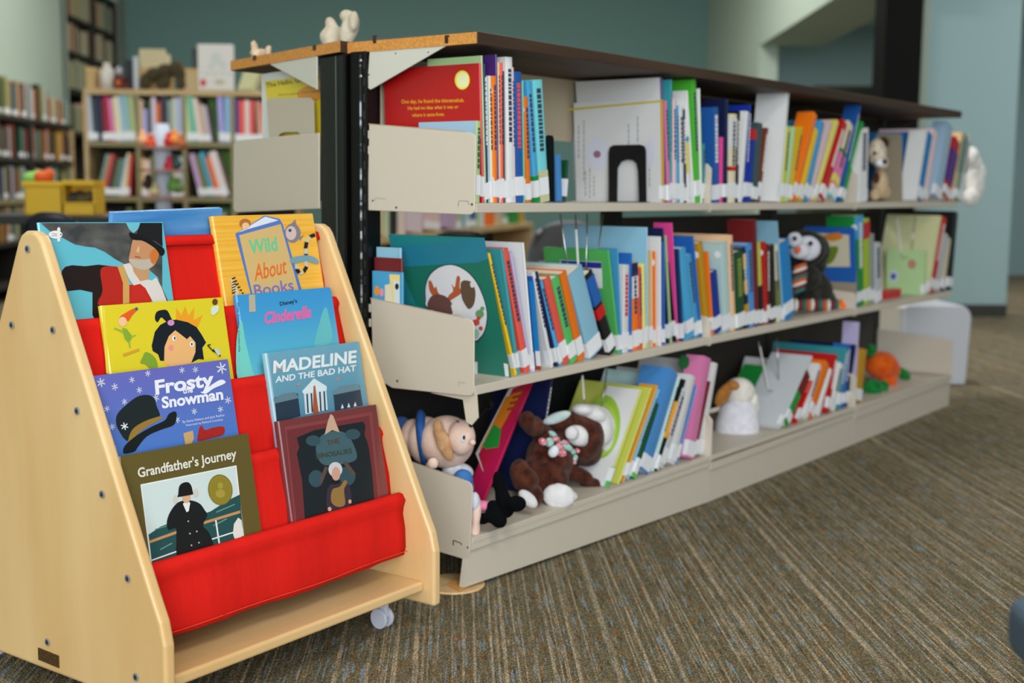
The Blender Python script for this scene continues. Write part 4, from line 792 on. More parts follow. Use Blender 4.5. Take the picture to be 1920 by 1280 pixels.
wire([(1679, 405), (1689, 474), (1693, 483), (1704, 482), (1709, 474), (1716, 405)], .07, 'hanging wire book support over the small red box', flat=[(1681, 408), (1689, 474)])
# black cantilever hook behind the doll
t = thing('bracket_arm', 'black rod with round knob under the middle shelf', 'bracket', atx(915, 757, .12)); p = atx(915, 757, .12); q = atx(880, 800, .06)
m = MB(); m.tube([q, p], .004, seg=10); m.build('arm', blackm, t); m = MB(); m.tube([p+Vector((-.004, 0, 0)), p+Vector((.004, 0, 0))], .0115, seg=18); m.build('knob', blackm, t, bevel=.002)
# ------------------------------------------------------------------ soft toys
def PR(ang=0, tilt=0):
    """axes: x right in view, y away, z up in view, turned by ang (clockwise) about the view direction"""
    c, s = math.cos(ang), math.sin(ang); f2 = _f
    X = CR*c-CU*s; Z = CR*s+CU*c
    return Matrix(((X.x, f2.x, Z.x), (X.y, f2.y, Z.y), (X.z, f2.z, Z.z)))
class Toy:
    def __init__(s, label, pt, cat='plush toy', name='plush_toy'):
        s.t = thing(name, label, cat, pt)
    def blob(s, name, ells, m_, voxel=.004, fuse=True):
        """ells: (px, py, world point or y, rx, ry, rz, ang) in photo pixels at that distance"""
        mb = MB()
        for e in ells:
            px, py, y, rx, ry, rz = e[:6]; ang = e[6] if len(e) > 6 else 0
            c = aty(px, py, y); k = (c-CAM).dot(_f)/FPX
            mb.ell(c, (rx*k, rz*k, ry*k), R=PR(ang), seg=20, rings=14)
        o = mb.build(name, m_, s.t, smooth=True)
        if fuse and len(ells) > 1:
            r = o.modifiers.new('r', 'REMESH'); r.mode = 'VOXEL'; r.voxel_size = voxel; r.use_smooth_shade = True
            q = o.modifiers.new('s', 'SMOOTH'); q.iterations = 6; q.factor = .6
        return o
fur_brown = plush_mat('brown_fur', (58, 26, 17), (100, 54, 38)); fur_white = plush_mat('white_fur', (226, 224, 226), (240, 238, 238)); fur_cream = plush_mat('cream_fur', (214, 200, 172))
eyeb = mat((14, 14, 16), .2, name='black_eye')
# brown bear
b = Toy('brown plush bear in a white hat and mint-pink scarf, on the bottom shelf', aty(1035, 930, .06))
b.blob('body', [(1030, 862, .075, 46, 52, 40), (1018, 895, .07, 50, 42, 38), (1050, 835, .085, 34, 34, 30), (1000, 798, .085, 22, 20, 18, .6), (1018, 814, .085, 24, 20, 18, .6), (988, 788, .085, 17, 19, 15),
   (1085, 890, .06, 30, 15, 15, .35), (1110, 910, .05, 24, 15, 16, .1), (1124, 908, .045, 14, 17, 14), (985, 900, .05, 26, 24, 20), (1003, 925, .04, 16, 22, 16, -.5), (975, 885, .06, 20, 26, 18), (1030, 915, .05, 26, 22, 20), (1044, 926, .03, 30, 24, 14)], fur_brown)
b.blob('head', [(1088, 818, .075, 46, 50, 40), (1070, 795, .08, 30, 24, 26), (1100, 845, .07, 30, 30, 26), (1048, 797, .085, 20, 15, 14)], fur_brown)
b.blob('muzzle', [(1082, 816, .035, 23, 20, 12, .5), (1088, 808, .03, 8, 7, 8), (1072, 812, .032, 14, 14, 10), (1090, 826, .032, 14, 12, 10)], fur_white)
b.blob('hat', [(1122, 796, .055, 26, 40, 26, -.35), (1108, 776, .06, 30, 18, 26, .25), (1134, 815, .055, 17, 34, 24, -.05), (1092, 768, .065, 22, 12, 22, .1), (1128, 792, .07, 24, 34, 26, -.4)], fur_white)
b.blob('ear', [(1044, 783, .07, 28, 10, 8, -.35)], plush_mat('mint_ear', (190, 214, 212), (222, 226, 228)))
b.blob('foot_pad', [(1048, 930, .010, 32, 25, 12, .1), (1074, 930, .010, 10, 10, 8)], fur_white)
b.blob('foot_pad', [(990, 935, .010, 22, 12, 9, .75)], fur_white)
for i, (x, y, rx, ry, c) in enumerate(((1018, 828, 9, 7, 0), (1030, 829, 9, 9, 1), (1040, 821, 11, 6, 0), (1048, 836, 8, 8, 0), (1060, 836, 16, 7, 1), (1038, 846, 10, 12, 2), (1052, 848, 11, 8, 0), (1070, 845, 11, 6, 1), (1060, 830, 8, 5, 0), (1077, 859, 6, 8, 1), (1076, 866, 6, 5, 0), (1082, 845, 6, 5, 0), (1036, 813, 9, 5, 1))):
    b.blob('scarf', [(x, y, .035, rx, ry, 7, .5)], [mat((206, 74, 98), .8, name='scarf_pink', noise=((232, 200, 208), (300, 300, 300), .45, .6)), mat((140, 190, 178), .8, name='scarf_mint', noise=((205, 225, 220), (300, 300, 300), .5, .65)), mat((222, 226, 232), .8, name='scarf_white')][c], fuse=False)
# doll lying on its side
skin = plush_mat('doll_skin', (232, 196, 180), (242, 214, 200), .001); bluef = mat((34, 92, 168), .8, name='blue_felt', bump=(300, .3, .001))
d = Toy('pink-faced plush doll with blue headband lying on the bottom shelf end', aty(850, 1010, .1), 'doll', 'plush_doll')
def dp(x, px, py): return atx(px, py, x)
def dblob(t, name, ells, m_, fuse=True):
    mb = MB()
    for e in ells:
        X, px, py, rx, ry, rz = e[:6]; c = atx(px, py, X); k = (c-CAM).dot(_f)/FPX; mb.ell(c, (rx*k, rz*k, ry*k), R=PR(e[6] if len(e) > 6 else 0), seg=20, rings=14)
    o = mb.build(name, m_, t.t, smooth=True)
    if fuse and len(ells) > 1:
        r = o.modifiers.new('r', 'REMESH'); r.mode = 'VOXEL'; r.voxel_size = .004; r.use_smooth_shade = True; q = o.modifiers.new('s', 'SMOOTH'); q.iterations = 6; q.factor = .6
dblob(d, 'head', [(.075, 838, 828, 52, 50, 46), (.075, 800, 826, 36, 46, 40), (.075, 775, 820, 26, 36, 30), (.06, 866, 820, 26, 34, 30)], skin)
dblob(d, 'nose', [(.04, 886, 829, 6, 6, 6)], skin, False)
dblob(d, 'headband', [(.075, 795, 824, 13, 57, 55, -.1), (.075, 792, 822, 12, 56, 54, -.1)], bluef)
dblob(d, 'cap', [(.09, 752, 806, 22, 26, 28)], mat((50, 96, 168), .8, name='blue_cap'), False)
dblob(d, 'hair', [(.026, 832, 830, 15, 34, 8, -.35), (.028, 822, 806, 11, 24, 8, -.1), (.026, 840, 850, 10, 18, 6, -.4)], plush_mat('tan_hair', (176, 132, 92), (206, 164, 122)))
dblob(d, 'ear', [(.012, 812, 868, 12, 12, 8), (.014, 804, 874, 8, 8, 6)], skin)
dblob(d, 'eye', [(.038, 868, 822, 5, 8, 4)], mat((232, 232, 236), .4, name='eye_white'), False)
dblob(d, 'pupil', [(.034, 870, 820, 2.6, 4, 3)], eyeb, False)
dblob(d, 'eyebrow', [(.03, 858, 790, 3.5, 1.6, 2, .3)], eyeb, False)
dblob(d, 'collar', [(.09, 858, 884, 30, 18, 26, .1)], plush_mat('white_lace', (212, 214, 224)), False)
dblob(d, 'body', [(.09, 850, 915, 40, 34, 34), (.09, 840, 950, 40, 40, 36), (.07, 868, 900, 20, 22, 20), (.09, 840, 985, 36, 30, 32)], mat((60, 120, 190), .85, name='blue_shirt', bump=(300, .3, .001)))
dblob(d, 'arm', [(.03, 893, 960, 10, 34, 10, .08), (.03, 890, 990, 11, 20, 10)], skin)
dblob(d, 'cuff', [(.028, 890, 940, 10, 18, 11)], mat((206, 210, 222), .8, name='white_cuff'), False)
dblob(d, 'shoe', [(.05, 907, 948, 17, 10, 12, .1)], mat((222, 120, 160), .8, name='pink_felt'), False)
bk = mat((7, 8, 10), .95, name='black_felt', bump=(300, .3, .001), spec=.1)
dblob(d, 'leg', [(.08, 936, 905, 13, 24, 13, -.15), (.08, 943, 935, 15, 26, 14, -.2), (.08, 950, 950, 16, 22, 14), (.08, 968, 944, 20, 16, 15)], bk)
dblob(d, 'leg', [(.05, 905, 972, 15, 12, 12), (.05, 925, 966, 22, 14, 13, -.3), (.05, 936, 975, 16, 16, 13), (.055, 925, 950, 14, 14, 12)], bk)
# white lamb / penguin / puppy / knitted toy / white bear
l = Toy('white plush lamb with a tan horn, right of the section divider on the bottom shelf', aty(1380, 842, .09))
l.blob('body', [(1382, 800, .08, 42, 44, 36), (1384, 778, .08, 38, 36, 32), (1378, 820, .08, 36, 24, 32)], plush_mat('lamb_wool', (214, 212, 222), (232, 230, 236), .002))
l.blob('head', [(1386, 735, .08, 30, 28, 24), (1402, 752, .07, 20, 24, 18), (1410, 760, .06, 14, 14, 12)], fur_cream if False else plush_mat('lamb_head', (220, 212, 204), (236, 230, 224), .002))
l.blob('ear', [(1356, 740, .06, 13, 26, 9, .55), (1374, 722, .06, 14, 10, 9, .2)], plush_mat('tan_felt', (150, 96, 40), (180, 124, 64), .001))
l.blob('tuft', [(1410, 748, .05, 12, 14, 8), (1416, 765, .055, 9, 12, 8)], plush_mat('cream_tuft', (224, 214, 194), None, .002))
p = Toy('grey-black plush penguin with a big white face and striped scarf, middle shelf', aty(1535, 590, .07))
p.blob('body', [(1528, 550, .09, 34, 42, 30), (1545, 565, .09, 26, 28, 26), (1512, 520, .09, 28, 26, 24)], plush_mat('dark_fur', (34, 34, 30), (54, 54, 48), .002))
p.blob('head', [(1508, 466, .09, 42, 36, 30), (1530, 470, .09, 26, 32, 26), (1530, 495, .095, 20, 22, 20)], plush_mat('dark_fur', (34, 34, 30), (54, 54, 48), .002))
p.blob('face', [(1490, 449, .052, 15, 15, 9), (1514, 465, .048, 26, 24, 10), (1500, 470, .05, 20, 16, 9)], plush_mat('face_white', (196, 196, 206), (210, 210, 218), .001))
for x, y in ((1490, 447), (1520, 456)): p.blob('eye', [(x, y, .03, 4.5, 4.5, 3.5)], eyeb, fuse=False)
p.blob('beak', [(1496, 469, .036, 5.5, 7, 5, .4)], mat((220, 90, 40), .7, name='orange_felt'), fuse=False)
SC = [(206, 94, 40), (222, 214, 204), (112, 34, 40), (40, 110, 104)]
for i in range(8): p.blob('scarf_stripe', [(1500-i*.3, 499+i*6.6, .05, 17-(abs(i-3)*1.0), 4.2, 9, -.35)], mat(SC[i % 4], .85, name='knit'), fuse=False)
for i in range(11): p.blob('leg_stripe', [(1492+i*7.6, 572+math.sin(i)*.6, .035, 4.6, 12, 11, .05)], mat(SC[(i+1) % 4], .85, name='knit'), fuse=False)
p.blob('foot', [(1577, 574, .035, 12, 14, 12)], mat((232, 110, 26), .85, name='orange_knit', noise=((240, 200, 160), (60, 60, 60), .5, .7)), fuse=False)
u = Toy('small tan and white plush puppy between the white book and the taupe bookend', aty(1650, 375, .1))
u.blob('body', [(1650, 345, .1, 16, 28, 16), (1656, 360, .1, 14, 14, 14), (1640, 365, .09, 10, 12, 10)], plush_mat('puppy_tan', (196, 164, 124), (214, 190, 158), .002))
u.blob('head', [(1644, 285, .1, 18, 26, 18), (1652, 305, .09, 14, 14, 14)], plush_mat('puppy_head', (196, 182, 162), None, .002))
u.blob('muzzle', [(1652, 305, .07, 12, 9, 9)], plush_mat('puppy_white', (214, 210, 206), None, .001), fuse=False)
u.blob('nose', [(1659, 303, .055, 5, 5, 4)], mat((50, 30, 28), .6), fuse=False); u.blob('eye', [(1640, 287, .075, 3.5, 4, 3)], eyeb, fuse=False)
u.blob('ear', [(1658, 267, .08, 9, 11, 6, -.3)], plush_mat('dark_brown_fur', (66, 40, 32), None, .002), fuse=False); u.blob('collar_patch', [(1643, 333, .075, 7, 11, 5)], plush_mat('dark_brown_fur', (66, 40, 32), None, .002), fuse=False)
k = Toy('orange and green knitted turtle toy, right of the gold book on the bottom shelf', aty(1655, 740, .1))
knito = plush_mat('orange_knit', (214, 78, 14), (240, 110, 30), .004); knitg = plush_mat('green_knit', (12, 100, 40), (30, 140, 60), .004)
k.blob('body', [(1652, 684, .09, 31, 26, 26), (1668, 692, .08, 20, 23, 20), (1664, 722, .07, 18, 26, 18), (1670, 735, .06, 14, 14, 14)], knito)
k.blob('head', [(1636, 726, .04, 20, 16, 15), (1650, 738, .035, 17, 15, 14), (1640, 745, .035, 14, 10, 11), (1656, 722, .04, 12, 10, 10)], knitg)
k.blob('leg', [(1693, 700, .07, 17, 9, 9, .65)], knitg, fuse=False); k.blob('leg', [(1633, 657, .1, 9, 13, 9)], knitg, fuse=False)
wbp = aty(1825, 385, .13)
wb = Toy('white plush bear beyond the far end of the top shelf', aty(1822, 390, .2)); wb.blob('body', [(1828, 345, .2, 17, 36, 16), (1834, 325, .2, 14, 22, 14), (1820, 370, .2, 16, 16, 16)], plush_mat('offwhite_fur', (206, 200, 196), None, .002))
wb.blob('head', [(1822, 292, .2, 13, 17, 14), (1828, 305, .2, 13, 13, 12)], plush_mat('offwhite_fur', (216, 210, 206), None, .002))
# ------------------------------------------------------------------ the second shelving run, fanned behind the first
U0 = Vector((-.0254, .3053, 0)); UD = Vector((.29557, .95532, 0)); UN = Vector((.95532, -.29557, 0))
UM = Matrix(((1, UD.x, 0, U0.x), (0, UD.y, 0, U0.y), (0, 0, 1, 0), (0, 0, 0, 1)))   # plan: first axis = world x, second = along its end face
u2 = thing('library_shelving', 'second beige shelving run, its end face angled away behind the long unit', 'shelving unit', U0)
def up(x, y, z): return UM @ Vector((x, y, z))
def ubox(mb, a, b_, mi=0):
    x0, y0, z0 = a; x1, y1, z1 = b_; return mb.prism([up(x0, y0, z0), up(x1, y0, z0), up(x1, y1, z0), up(x0, y1, z0)], (0, 0, z1-z0), mi)
UL = .55
m = MB(); ubox(m, (0, .021, 1.035), (UL, .552, 1.058)); m.build('canopy_top', darktop, u2, bevel=.001)
m = MB(); ubox(m, (-.0016, .022, 1.036), (-.0002, .551, 1.057)); m.build('chipboard_edge', chip, u2)
a = Art(up(-.0018, 0, 0), UM.to_3x3().col[1].cross(Vector((0, 0, 1))).normalized()*-1 if False else (-UN), .0002)
for x, y in ((474, 104), (586, 85)): a.poly([(x, y), (x+7, y-1), (x+7, y+8), (x+3, y+10), (x, y+9)], (60, 32, 16))
a.build('dowel_slot', u2)
m = MB(); ubox(m, (.004, .012, .005), (.034, .118, 1.034)); m.build('upright', blackm, u2, bevel=.004)
m = MB(); ubox(m, (.0022, .044, .01), (.004, .047, 1.03)); m.build('pale_streak', mat((150, 156, 162), .28, .9), u2)  # narrow pale grey strip down the upright
def uplate(px, off, name, mm, th=.003):
    P = [onpl(x, y, up(off, 0, 0), UN) for x, y in px]; m = MB(); m.prism(P, UN*th); return m.build(name, mm, u2, bevel=.0008, seg=1)
uplate([(598, 249), (445, 263), (438, 268), (437.5, 392), (442, 398), (598, 391)], .0, 'end_panel', beige)
uplate([(594, 99), (594, 168), (506, 121), (515, 112)], .0, 'canopy_bracket', mat((205, 204, 192), .5))
m = MB(); ubox(m, (.006, .12, .727), (UL, .545, .742)); m.build('shelf', beige, u2)
m = MB(); ubox(m, (.006, .12, .384), (UL, .545, .400)); m.build('shelf', beige, u2)
m = MB(); ubox(m, (.006, .12, .02), (UL, .545, .10)); m.build('base_shelf', beige, u2)
m = MB(); ubox(m, (0, .12, .385), (.003, .545, .53)); m.build('end_panel', beige, u2)
m = MB(); ubox(m, (.036, .03, .86), (UL, .034, 1.03)); m.build('back_panel', beige, u2)
# yellow book and slotted bookend on it
def uface(label, px, off, th, col, z0=.7435):
    """upright book whose cover faces the end of the run"""
    P = [onpl(x, y, up(off, 0, 0), UN) for x, y in px]; xs = [((q-U0).dot(UD)) for q in P]; a0, a1 = min(xs), max(xs); z1 = max(q.z for q in P)
    B = U0+UN*off+UD*a0+Vector((0, 0, z0)); M = Matrix(((UN.x, UD.x, 0, B.x), (UN.y, UD.y, 0, B.y), (0, 0, 1, B.z), (0, 0, 0, 1)))
    t = standing('book', M, th, a1-a0, z1-z0, col, lab=label, sticker_h=False, title=None, rnd=random); t['group'] = 'picture books on the second shelving run'
    return t, Art(U0+UN*off, -UN, .0004)
t, a = uface('yellow picture book with white border and black title, behind a slotted taupe bookend', [(489, 139), (640, 139)], .03, .008, (226, 228, 226))
a.poly([(497, 152), (596, 141), (640, 138), (640, 290), (510, 290)], (232, 208, 50)).poly([(560, 170), (596, 158), (600, 186), (566, 190)], (226, 150, 40), True)
a.text('The Hello, Goodbye', (500, 164), (598, 148), 8, (50, 46, 30), bold=.015).text('Norton Juster  Chris Raschka', (523, 180), (606, 172), 4.5, (120, 90, 40)); a.build('cover_print', t)
t = thing('bookend', 'taupe steel bookend with a slot, in front of the yellow book with white border', 'bookend', onpl(545, 260, up(.018, 0, 0), UN))
P = [onpl(x, y, up(.018, 0, 0), UN) for x, y in ((505, 262), (500, 190), (505, 184), (582, 183), (588, 189), (590, 262), (562, 262), (563, 252), (558, 247), (532, 248), (523, 252), (521, 262))]
m = MB(); m.prism(P, UN*.0012); m.build('plate', mat((196, 186, 168), .5, name='beige_steel'), t)
t, a = uface('yellow and white picture book seen in the gap between the two black uprights', [(643, 236), (662, 236)], .05, .012, (222, 180, 36)) if False else (None, None)
m = MB(); 
t = thing('book', 'yellow picture book seen in the gap between the two black uprights', 'book', atx(654, 372, .08)); M = MW[t.name]; q0, q1 = atx(646, 372, .08), atx(662, 236, .08)
m.box((.08, min(q0.y, q1.y)-.02, .745), (.09, max(q0.y, q1.y)+.03, q1.z)); m.build('cover', mat((222, 176, 34), .4), t); t['group'] = 'picture books on the second shelving run'
m = MB(); m.box((.0905, min(q0.y, q1.y)-.018, .747), (.096, max(q0.y, q1.y)+.028, q1.z-.003)); m.build('pages', page, t)
cols = [('blue', 60), ('teal', 45), ('cream', 50), ('maroon', 40), ('orange', 55)]
for i, (c, w_) in enumerate(cols):
    x = .07+i*.03; B = U0+UN*0+Vector((x, 0, 0))+UD*.30; B.z = .401
    M = Matrix(((UN.x, UD.x, 0, B.x), (UN.y, UD.y, 0, B.y), (0, 0, 1, B.z), (0, 0, 0, 1)))
    t = standing('book', M, .014, .2, .2+.012*(i % 3), PAL[c], lab=c+' book low on the second shelving run behind the black uprights', sticker_h=False, title=None, rnd=random); t['group'] = 'picture books on the second shelving run'
# small plush animals on top of it
for lab, px, es, yy in (('cream plush animal with raised ears on top of the second shelving run', (640, 72), [(625, 70, 26, 22, 16), (655, 55, 17, 34, 14, .3), (650, 30, 14, 12, 11), (663, 40, 9, 20, 10, .1), (622, 50, 11, 20, 10, -.35)], .80),
                        ('small peach plush animal at the left end of the second shelving run', (487, 98), [(487, 99, 20, 8, 9), (477, 88, 7, 13, 7, -.2), (503, 92, 6, 9, 6, .4)], .78)):
    c = aty(px[0], px[1], yy) if px[0] < 600 else onpl(px[0], px[1]+4, (0, 0, 1.062), (0, 0, 1))
    c = onpl(px[0], px[1], U0+UD*.3+Vector((.16, 0, 0)), UN) if px[0] > 600 else onpl(px[0], px[1], U0+Vector((.09, 0, 0)), UN)
    c.z = 1.06; t = Toy(lab, c); mb = MB()
    for e in es:
        q = onpl(e[0], e[1], c, UN); kk = (q-CAM).dot(_f)/FPX
        if e[1] > 68: hz = max(.012, (q.z-1.0585)/2+e[3]*kk*.4); mb.ell(Vector((q.x, q.y, 1.0585+hz)), (e[2]*kk*.9, e[4]*kk, hz))
        mb.ell(q, (e[2]*kk, e[4]*kk, e[3]*kk), R=PR(e[5] if len(e) > 5 else 0))
    o = mb.build('body', plush_mat('cream_plush', (204, 190, 166), (222, 210, 190), .003) if px[0] > 600 else plush_mat('peach_plush', (206, 176, 146), None, .003), t.t, smooth=True)
    r = o.modifiers.new('r', 'REMESH'); r.mode = 'VOXEL'; r.voxel_size = .005; r.use_smooth_shade = True
# ------------------------------------------------------------------ background bookcases
wood = mat((196, 170, 124), .5, name='light_oak', noise=((178, 148, 104), (4, 4, 40), .35, .7)); darkw = mat((44, 40, 30), .6, name='dark_shelf'); olive = mat((140, 130, 92), .55, name='olive_shelf'); drk = mat((26, 26, 22), .7, name='dark_backing')
UNIT = {}
def unit(c):
    c = tuple(int(k/6)*6 for k in c)
    if c not in UNIT:
        m = MB(); m.box((0, 0, 0), (.12, 1, 1)); m.box((.88, 0, 0), (1, 1, 1)); m.box((.12, 0, 0), (.88, .06, 1)); m.box((.12, .06, .015), (.88, .97, .985), 1)
        o = m.build('book', [mat(c, .5, name='book_cloth'), page]); UNIT[c] = o.data; bpy.data.objects.remove(o)
        me = UNIT[c]
    return UNIT[c]
_l = MB(); _l.box((-.02, -.02, .03), (1.02, .05, .2)); _o = _l.build('spine_label', sticker); LABEL = _o.data; bpy.data.objects.remove(_o)
def bgbook(P, yaw, th, dep, h, c, lean, lab, group, stick=True, tag_=True):
    o = bpy.data.objects.new('book', unit(c)); C.objects.link(o); o.location = P+Vector((0, 0, .001+(th*math.sin(lean) if lean > 0 else 0)))
    o.rotation_euler = Euler((0, lean, yaw), 'XYZ'); o.scale = (th*.97, dep, h); o['label'] = lab; o['category'] = 'book'; o['group'] = group
    if stick:
        s = bpy.data.objects.new('spine_label', LABEL); C.objects.link(s); s.parent = o
    return o
def cname(c):
    best = min(PAL, key=lambda k: sum((PAL[k][i]-c[i])**2 for i in range(3))); return word(best)
def bgrow(P0, ax, yaw, length, seq, z, where, rnd, stick=.9, dep=.17):
    """books side by side along ax from P0; seq: (width fraction, height, colour, lean degrees)"""
    tot = sum(s[0] for s in seq); x = 0
    for w_, h, c, le in seq:
        th = w_/tot*length; c = PAL[c] if isinstance(c, str) else c
        c = tuple(max(0, min(255, k*rnd.uniform(.9, 1.05))) for k in c)
        if h > 0:
            P = P0+ax*x; P.z = z; bgbook(P, yaw, th*.96, dep*rnd.uniform(.85, 1), h*rnd.uniform(.96, 1.03), c, math.radians(le), cname(c)+' book '+where, 'books '+where, stick=rnd.random() < stick)
        x += th
rnd = random.Random(11)
# bookcase facing the camera
D0 = 7.3
bc = thing('bookcase', 'light oak bookcase facing the camera along the back of the room', 'bookcase', atD(300, 500, D0))
def az(py, px=300, D=D0): return atD(px, py, D).z
def ax_(px, D=D0): return (atD(px, 300, D)-RM(0, D)).dot(E1)
A0, A1 = ax_(160), ax_(560); bz = [az(178), az(275), az(378), az(480), az(580), .08]
for i, z in enumerate(bz):
    m = MB(); rbox(m, A0, A1, D0, D0+.26, z-.0, z+.03) if i == 0 else rbox(m, A0, A1, D0+.01, D0+.26, z-.0, z+.026); m.build('shelf', wood if i == 0 else olive, bc)
for px in (162, 259, 346, 437, 557):
    m = MB(); rbox(m, ax_(px)-.012, ax_(px)+.012, D0+.004, D0+.26, 0, bz[0]); m.build('upright', wood if px == 162 else olive, bc)
m = MB(); rbox(m, A0, A1, D0+.26, D0+.275, 0, bz[0]); m.build('back_panel', drk, bc)
def crow(px0, px1, r, seq, where): 
    P0 = RM(ax_(px0), D0+.012); bgrow(P0, E1, ROOMYAW, ax_(px1)-ax_(px0), seq, bz[r]+.027, where, rnd)
W_ = .268
crow(165, 256, 1, [(11, .26, 'lightgrey', -3), (8, .24, 'darkslate', -3), (7, .25, 'navy', -2), (7, .23, 'maroon', -2), (9, .25, 'magenta', -4), (7, .24, 'pink', -5), (11, .25, 'cream', -4), (7, .25, 'paleaqua', -5), (9, .27, 'lightblue', -4), (8, .26, 'palegreen', -3)], 'on the top row of the oak bookcase, left bay')
crow(262, 344, 1, [(8, .24, 'peach', 0), (8, .18, 'lavender', 0), (7, .24, 'darkgreen', 0), (9, .25, 'palepink', 0), (7, .22, 'orange', 0), (5, .24, 'brown', 0), (9, .26, 'navy', 0), (9, .24, 'sage', 0), (9, .24, 'lightgrey', 0), (11, .25, 'lavender', 0)], 'on the top row of the oak bookcase, second bay')
crow(350, 434, 1, [(10, .26, 'cream', -6), (12, .27, 'mint', -6), (8, .24, 'palepink', -7), (8, .22, 'peach', -8), (8, .2, 'lightgrey', -8), (14, 0, 'white', 0), (10, .27, 'lavender', -2), (12, .25, 'lightblue', 0)], 'on the top row of the oak bookcase, third bay')
crow(440, 553, 1, [(8, .24, 'purple', 0), (9, .23, 'coral', 0), (8, .24, 'palepink', 0), (8, .23, 'coral', 0), (6, .23, 'black', 0), (8, .24, 'peach', -5), (8, .23, 'coral', -5), (8, .23, 'lavender', 0), (9, .22, 'orange', 0), (8, .24, 'sage', 0), (9, .25, 'cream', 0), (9, .24, 'teal', 0)], 'on the top row of the oak bookcase, right bay')
crow(178, 240, 2, [(9, .24, 'sage', 14), (9, .24, 'coral', 14), (7, .24, 'maroon', 14), (7, .21, 'darkslate', 13), (7, .22, 'olive', 12), (8, .22, 'teal', 12), (7, .22, 'palepink', 11), (8, .24, 'cream', 8), (7, .24, 'coral', 6)], 'on the second row of the oak bookcase, left bay')
crow(264, 342, 2, [(8, .22, 'peach', 0), (8, .2, 'palepink', 0), (8, .22, 'olive', 0), (30, 0, 'white', 0), (8, .22, 'sage', 0), (8, .2, 'cream', 0), (9, .22, 'lightgrey', 0)], 'on the second row of the oak bookcase, second bay')
crow(372, 434, 2, [(9, .25, 'lavender', -13), (9, .24, 'olive', -14), (9, .25, 'skyblue', -14), (9, .23, 'orange', -15), (13, .26, 'white', -16), (4, 0, 'white', 0)], 'on the second row of the oak bookcase, third bay')
crow(166, 256, 3, [(9, .22, 'navy', 3), (9, .23, 'rust', 4), (8, .2, 'white', 0), (9, .22, 'darkgreen', 0), (9, .23, 'black', 0), (9, .22, 'palegreen', 0), (9, .24, 'olive', 0), (9, .22, 'gold', 0)], 'on the third row of the oak bookcase, left bay')
crow(264, 342, 3, [(9, .22, 'blue', 0), (9, .23, 'lightblue', 0), (9, .22, 'black', 0), (10, .22, 'gold', 0), (9, .24, 'yellow', 0), (9, .22, 'sage', 0), (9, .22, 'darkgreen', 0)], 'on the third row of the oak bookcase, second bay')
crow(350, 434, 3, [(9, .22, 'grey', 0), (9, .23, 'darkslate', 0), (9, .2, 'maroon', 0), (9, .22, 'lightgrey', 0), (9, .23, 'peach', 0), (9, .22, 'grey', 0), (9, .24, 'darkgreen', 0)], 'on the third row of the oak bookcase, third bay')
# green display boards set behind the leaning books
for i, (x0, x1, r, h, lab) in enumerate(((380, 432, 1, .27, 'green display card standing behind the top row books'), (374, 433, 2, .27, 'green display card standing behind the second row books'), (372, 420, 3, .25, 'green display card standing behind the third row books'))):
    m = MB(); rbox(m, ax_(x0), ax_(x1), D0+.205, D0+.213, bz[r]+.027, bz[r]+.027+h); o = m.build('display_card', mat((104, 158, 56), .6, name='green_card')); o['label'] = lab; o['category'] = 'card'; o['group'] = 'green display cards'
# things on top of the bookcase
def onb(name, label, cat, px): return thing(name, label, cat, Vector((*RM(ax_(px), D0+.12)[:2], bz[0]+.031)))
ZT = bz[0]+.031
t = onb('storage_box', 'small tan box at the left end of the bookcase top', 'box', 171); m = MB(); rbox(m, ax_(163), ax_(179), D0+.03, D0+.16, ZT, ZT+.10); m.build('carton', mat((190, 158, 106), .7), t); m = MB(); rbox(m, ax_(162.5), ax_(179.5), D0+.028, D0+.162, ZT+.1, ZT+.118); m.build('lid', mat((200, 170, 118), .7), t)
t = onb('plastic_bottle', 'white plastic bottle beside the tan box on the bookcase', 'bottle', 196); m = MB(); c = RM(ax_(196), D0+.1, ZT); m.tube([c, c+Vector((0, 0, .10)), c+Vector((0, 0, .118)), c+Vector((0, 0, .13))], [.041, .042, .03, .018], seg=20); m.build('bottle', mat((212, 206, 198), .5), t, smooth=True); m = MB(); m.tube([c+Vector((0, 0, .13)), c+Vector((0, 0, .15))], .02, seg=16); m.build('cap', mat((222, 214, 204), .5), t)
t = onb('figurine', 'dark red figurine with a pale head on the bookcase', 'figurine', 222); c = RM(ax_(221), D0+.09, ZT); m = MB(); m.ell(c+Vector((0, 0, .04)), (.04, .035, .045)); m.ell(c+E1*.03+Vector((0, 0, .02)), (.03, .03, .022)); m.build('body', mat((92, 30, 22), .6), t, smooth=True)
m = MB(); m.ell(c+Vector((0, 0, .035))-E2*.03, (.018, .012, .02)); m.build('belly', mat((196, 104, 30), .6), t, smooth=True); m = MB(); m.ell(c+Vector((-.005, 0, .105)), (.02, .02, .024)); m.build('head', mat((176, 176, 186), .6), t, smooth=True)
t = onb('storage_box', 'navy box standing behind the dark red figurine', 'box', 240); m = MB(); rbox(m, ax_(226), ax_(245), D0+.16, D0+.23, ZT, ZT+.17); m.build('carton', mat((26, 34, 44), .6), t); m = MB(); rbox(m, ax_(225.5), ax_(245.5), D0+.159, D0+.231, ZT+.17, ZT+.178); m.build('lid', mat((40, 48, 58), .6), t)
t = onb('framed_picture', 'pale narrow frame between the navy box and the cream paper rolls', 'frame', 251); m = MB(); rbox(m, ax_(246), ax_(256), D0+.10, D0+.115, ZT, ZT+.19); m.build('frame', mat((168, 174, 180), .5), t); m = MB(); rbox(m, ax_(248), ax_(254), D0+.098, D0+.1, ZT+.01, ZT+.18); m.build('picture', mat((196, 200, 204), .5), t)
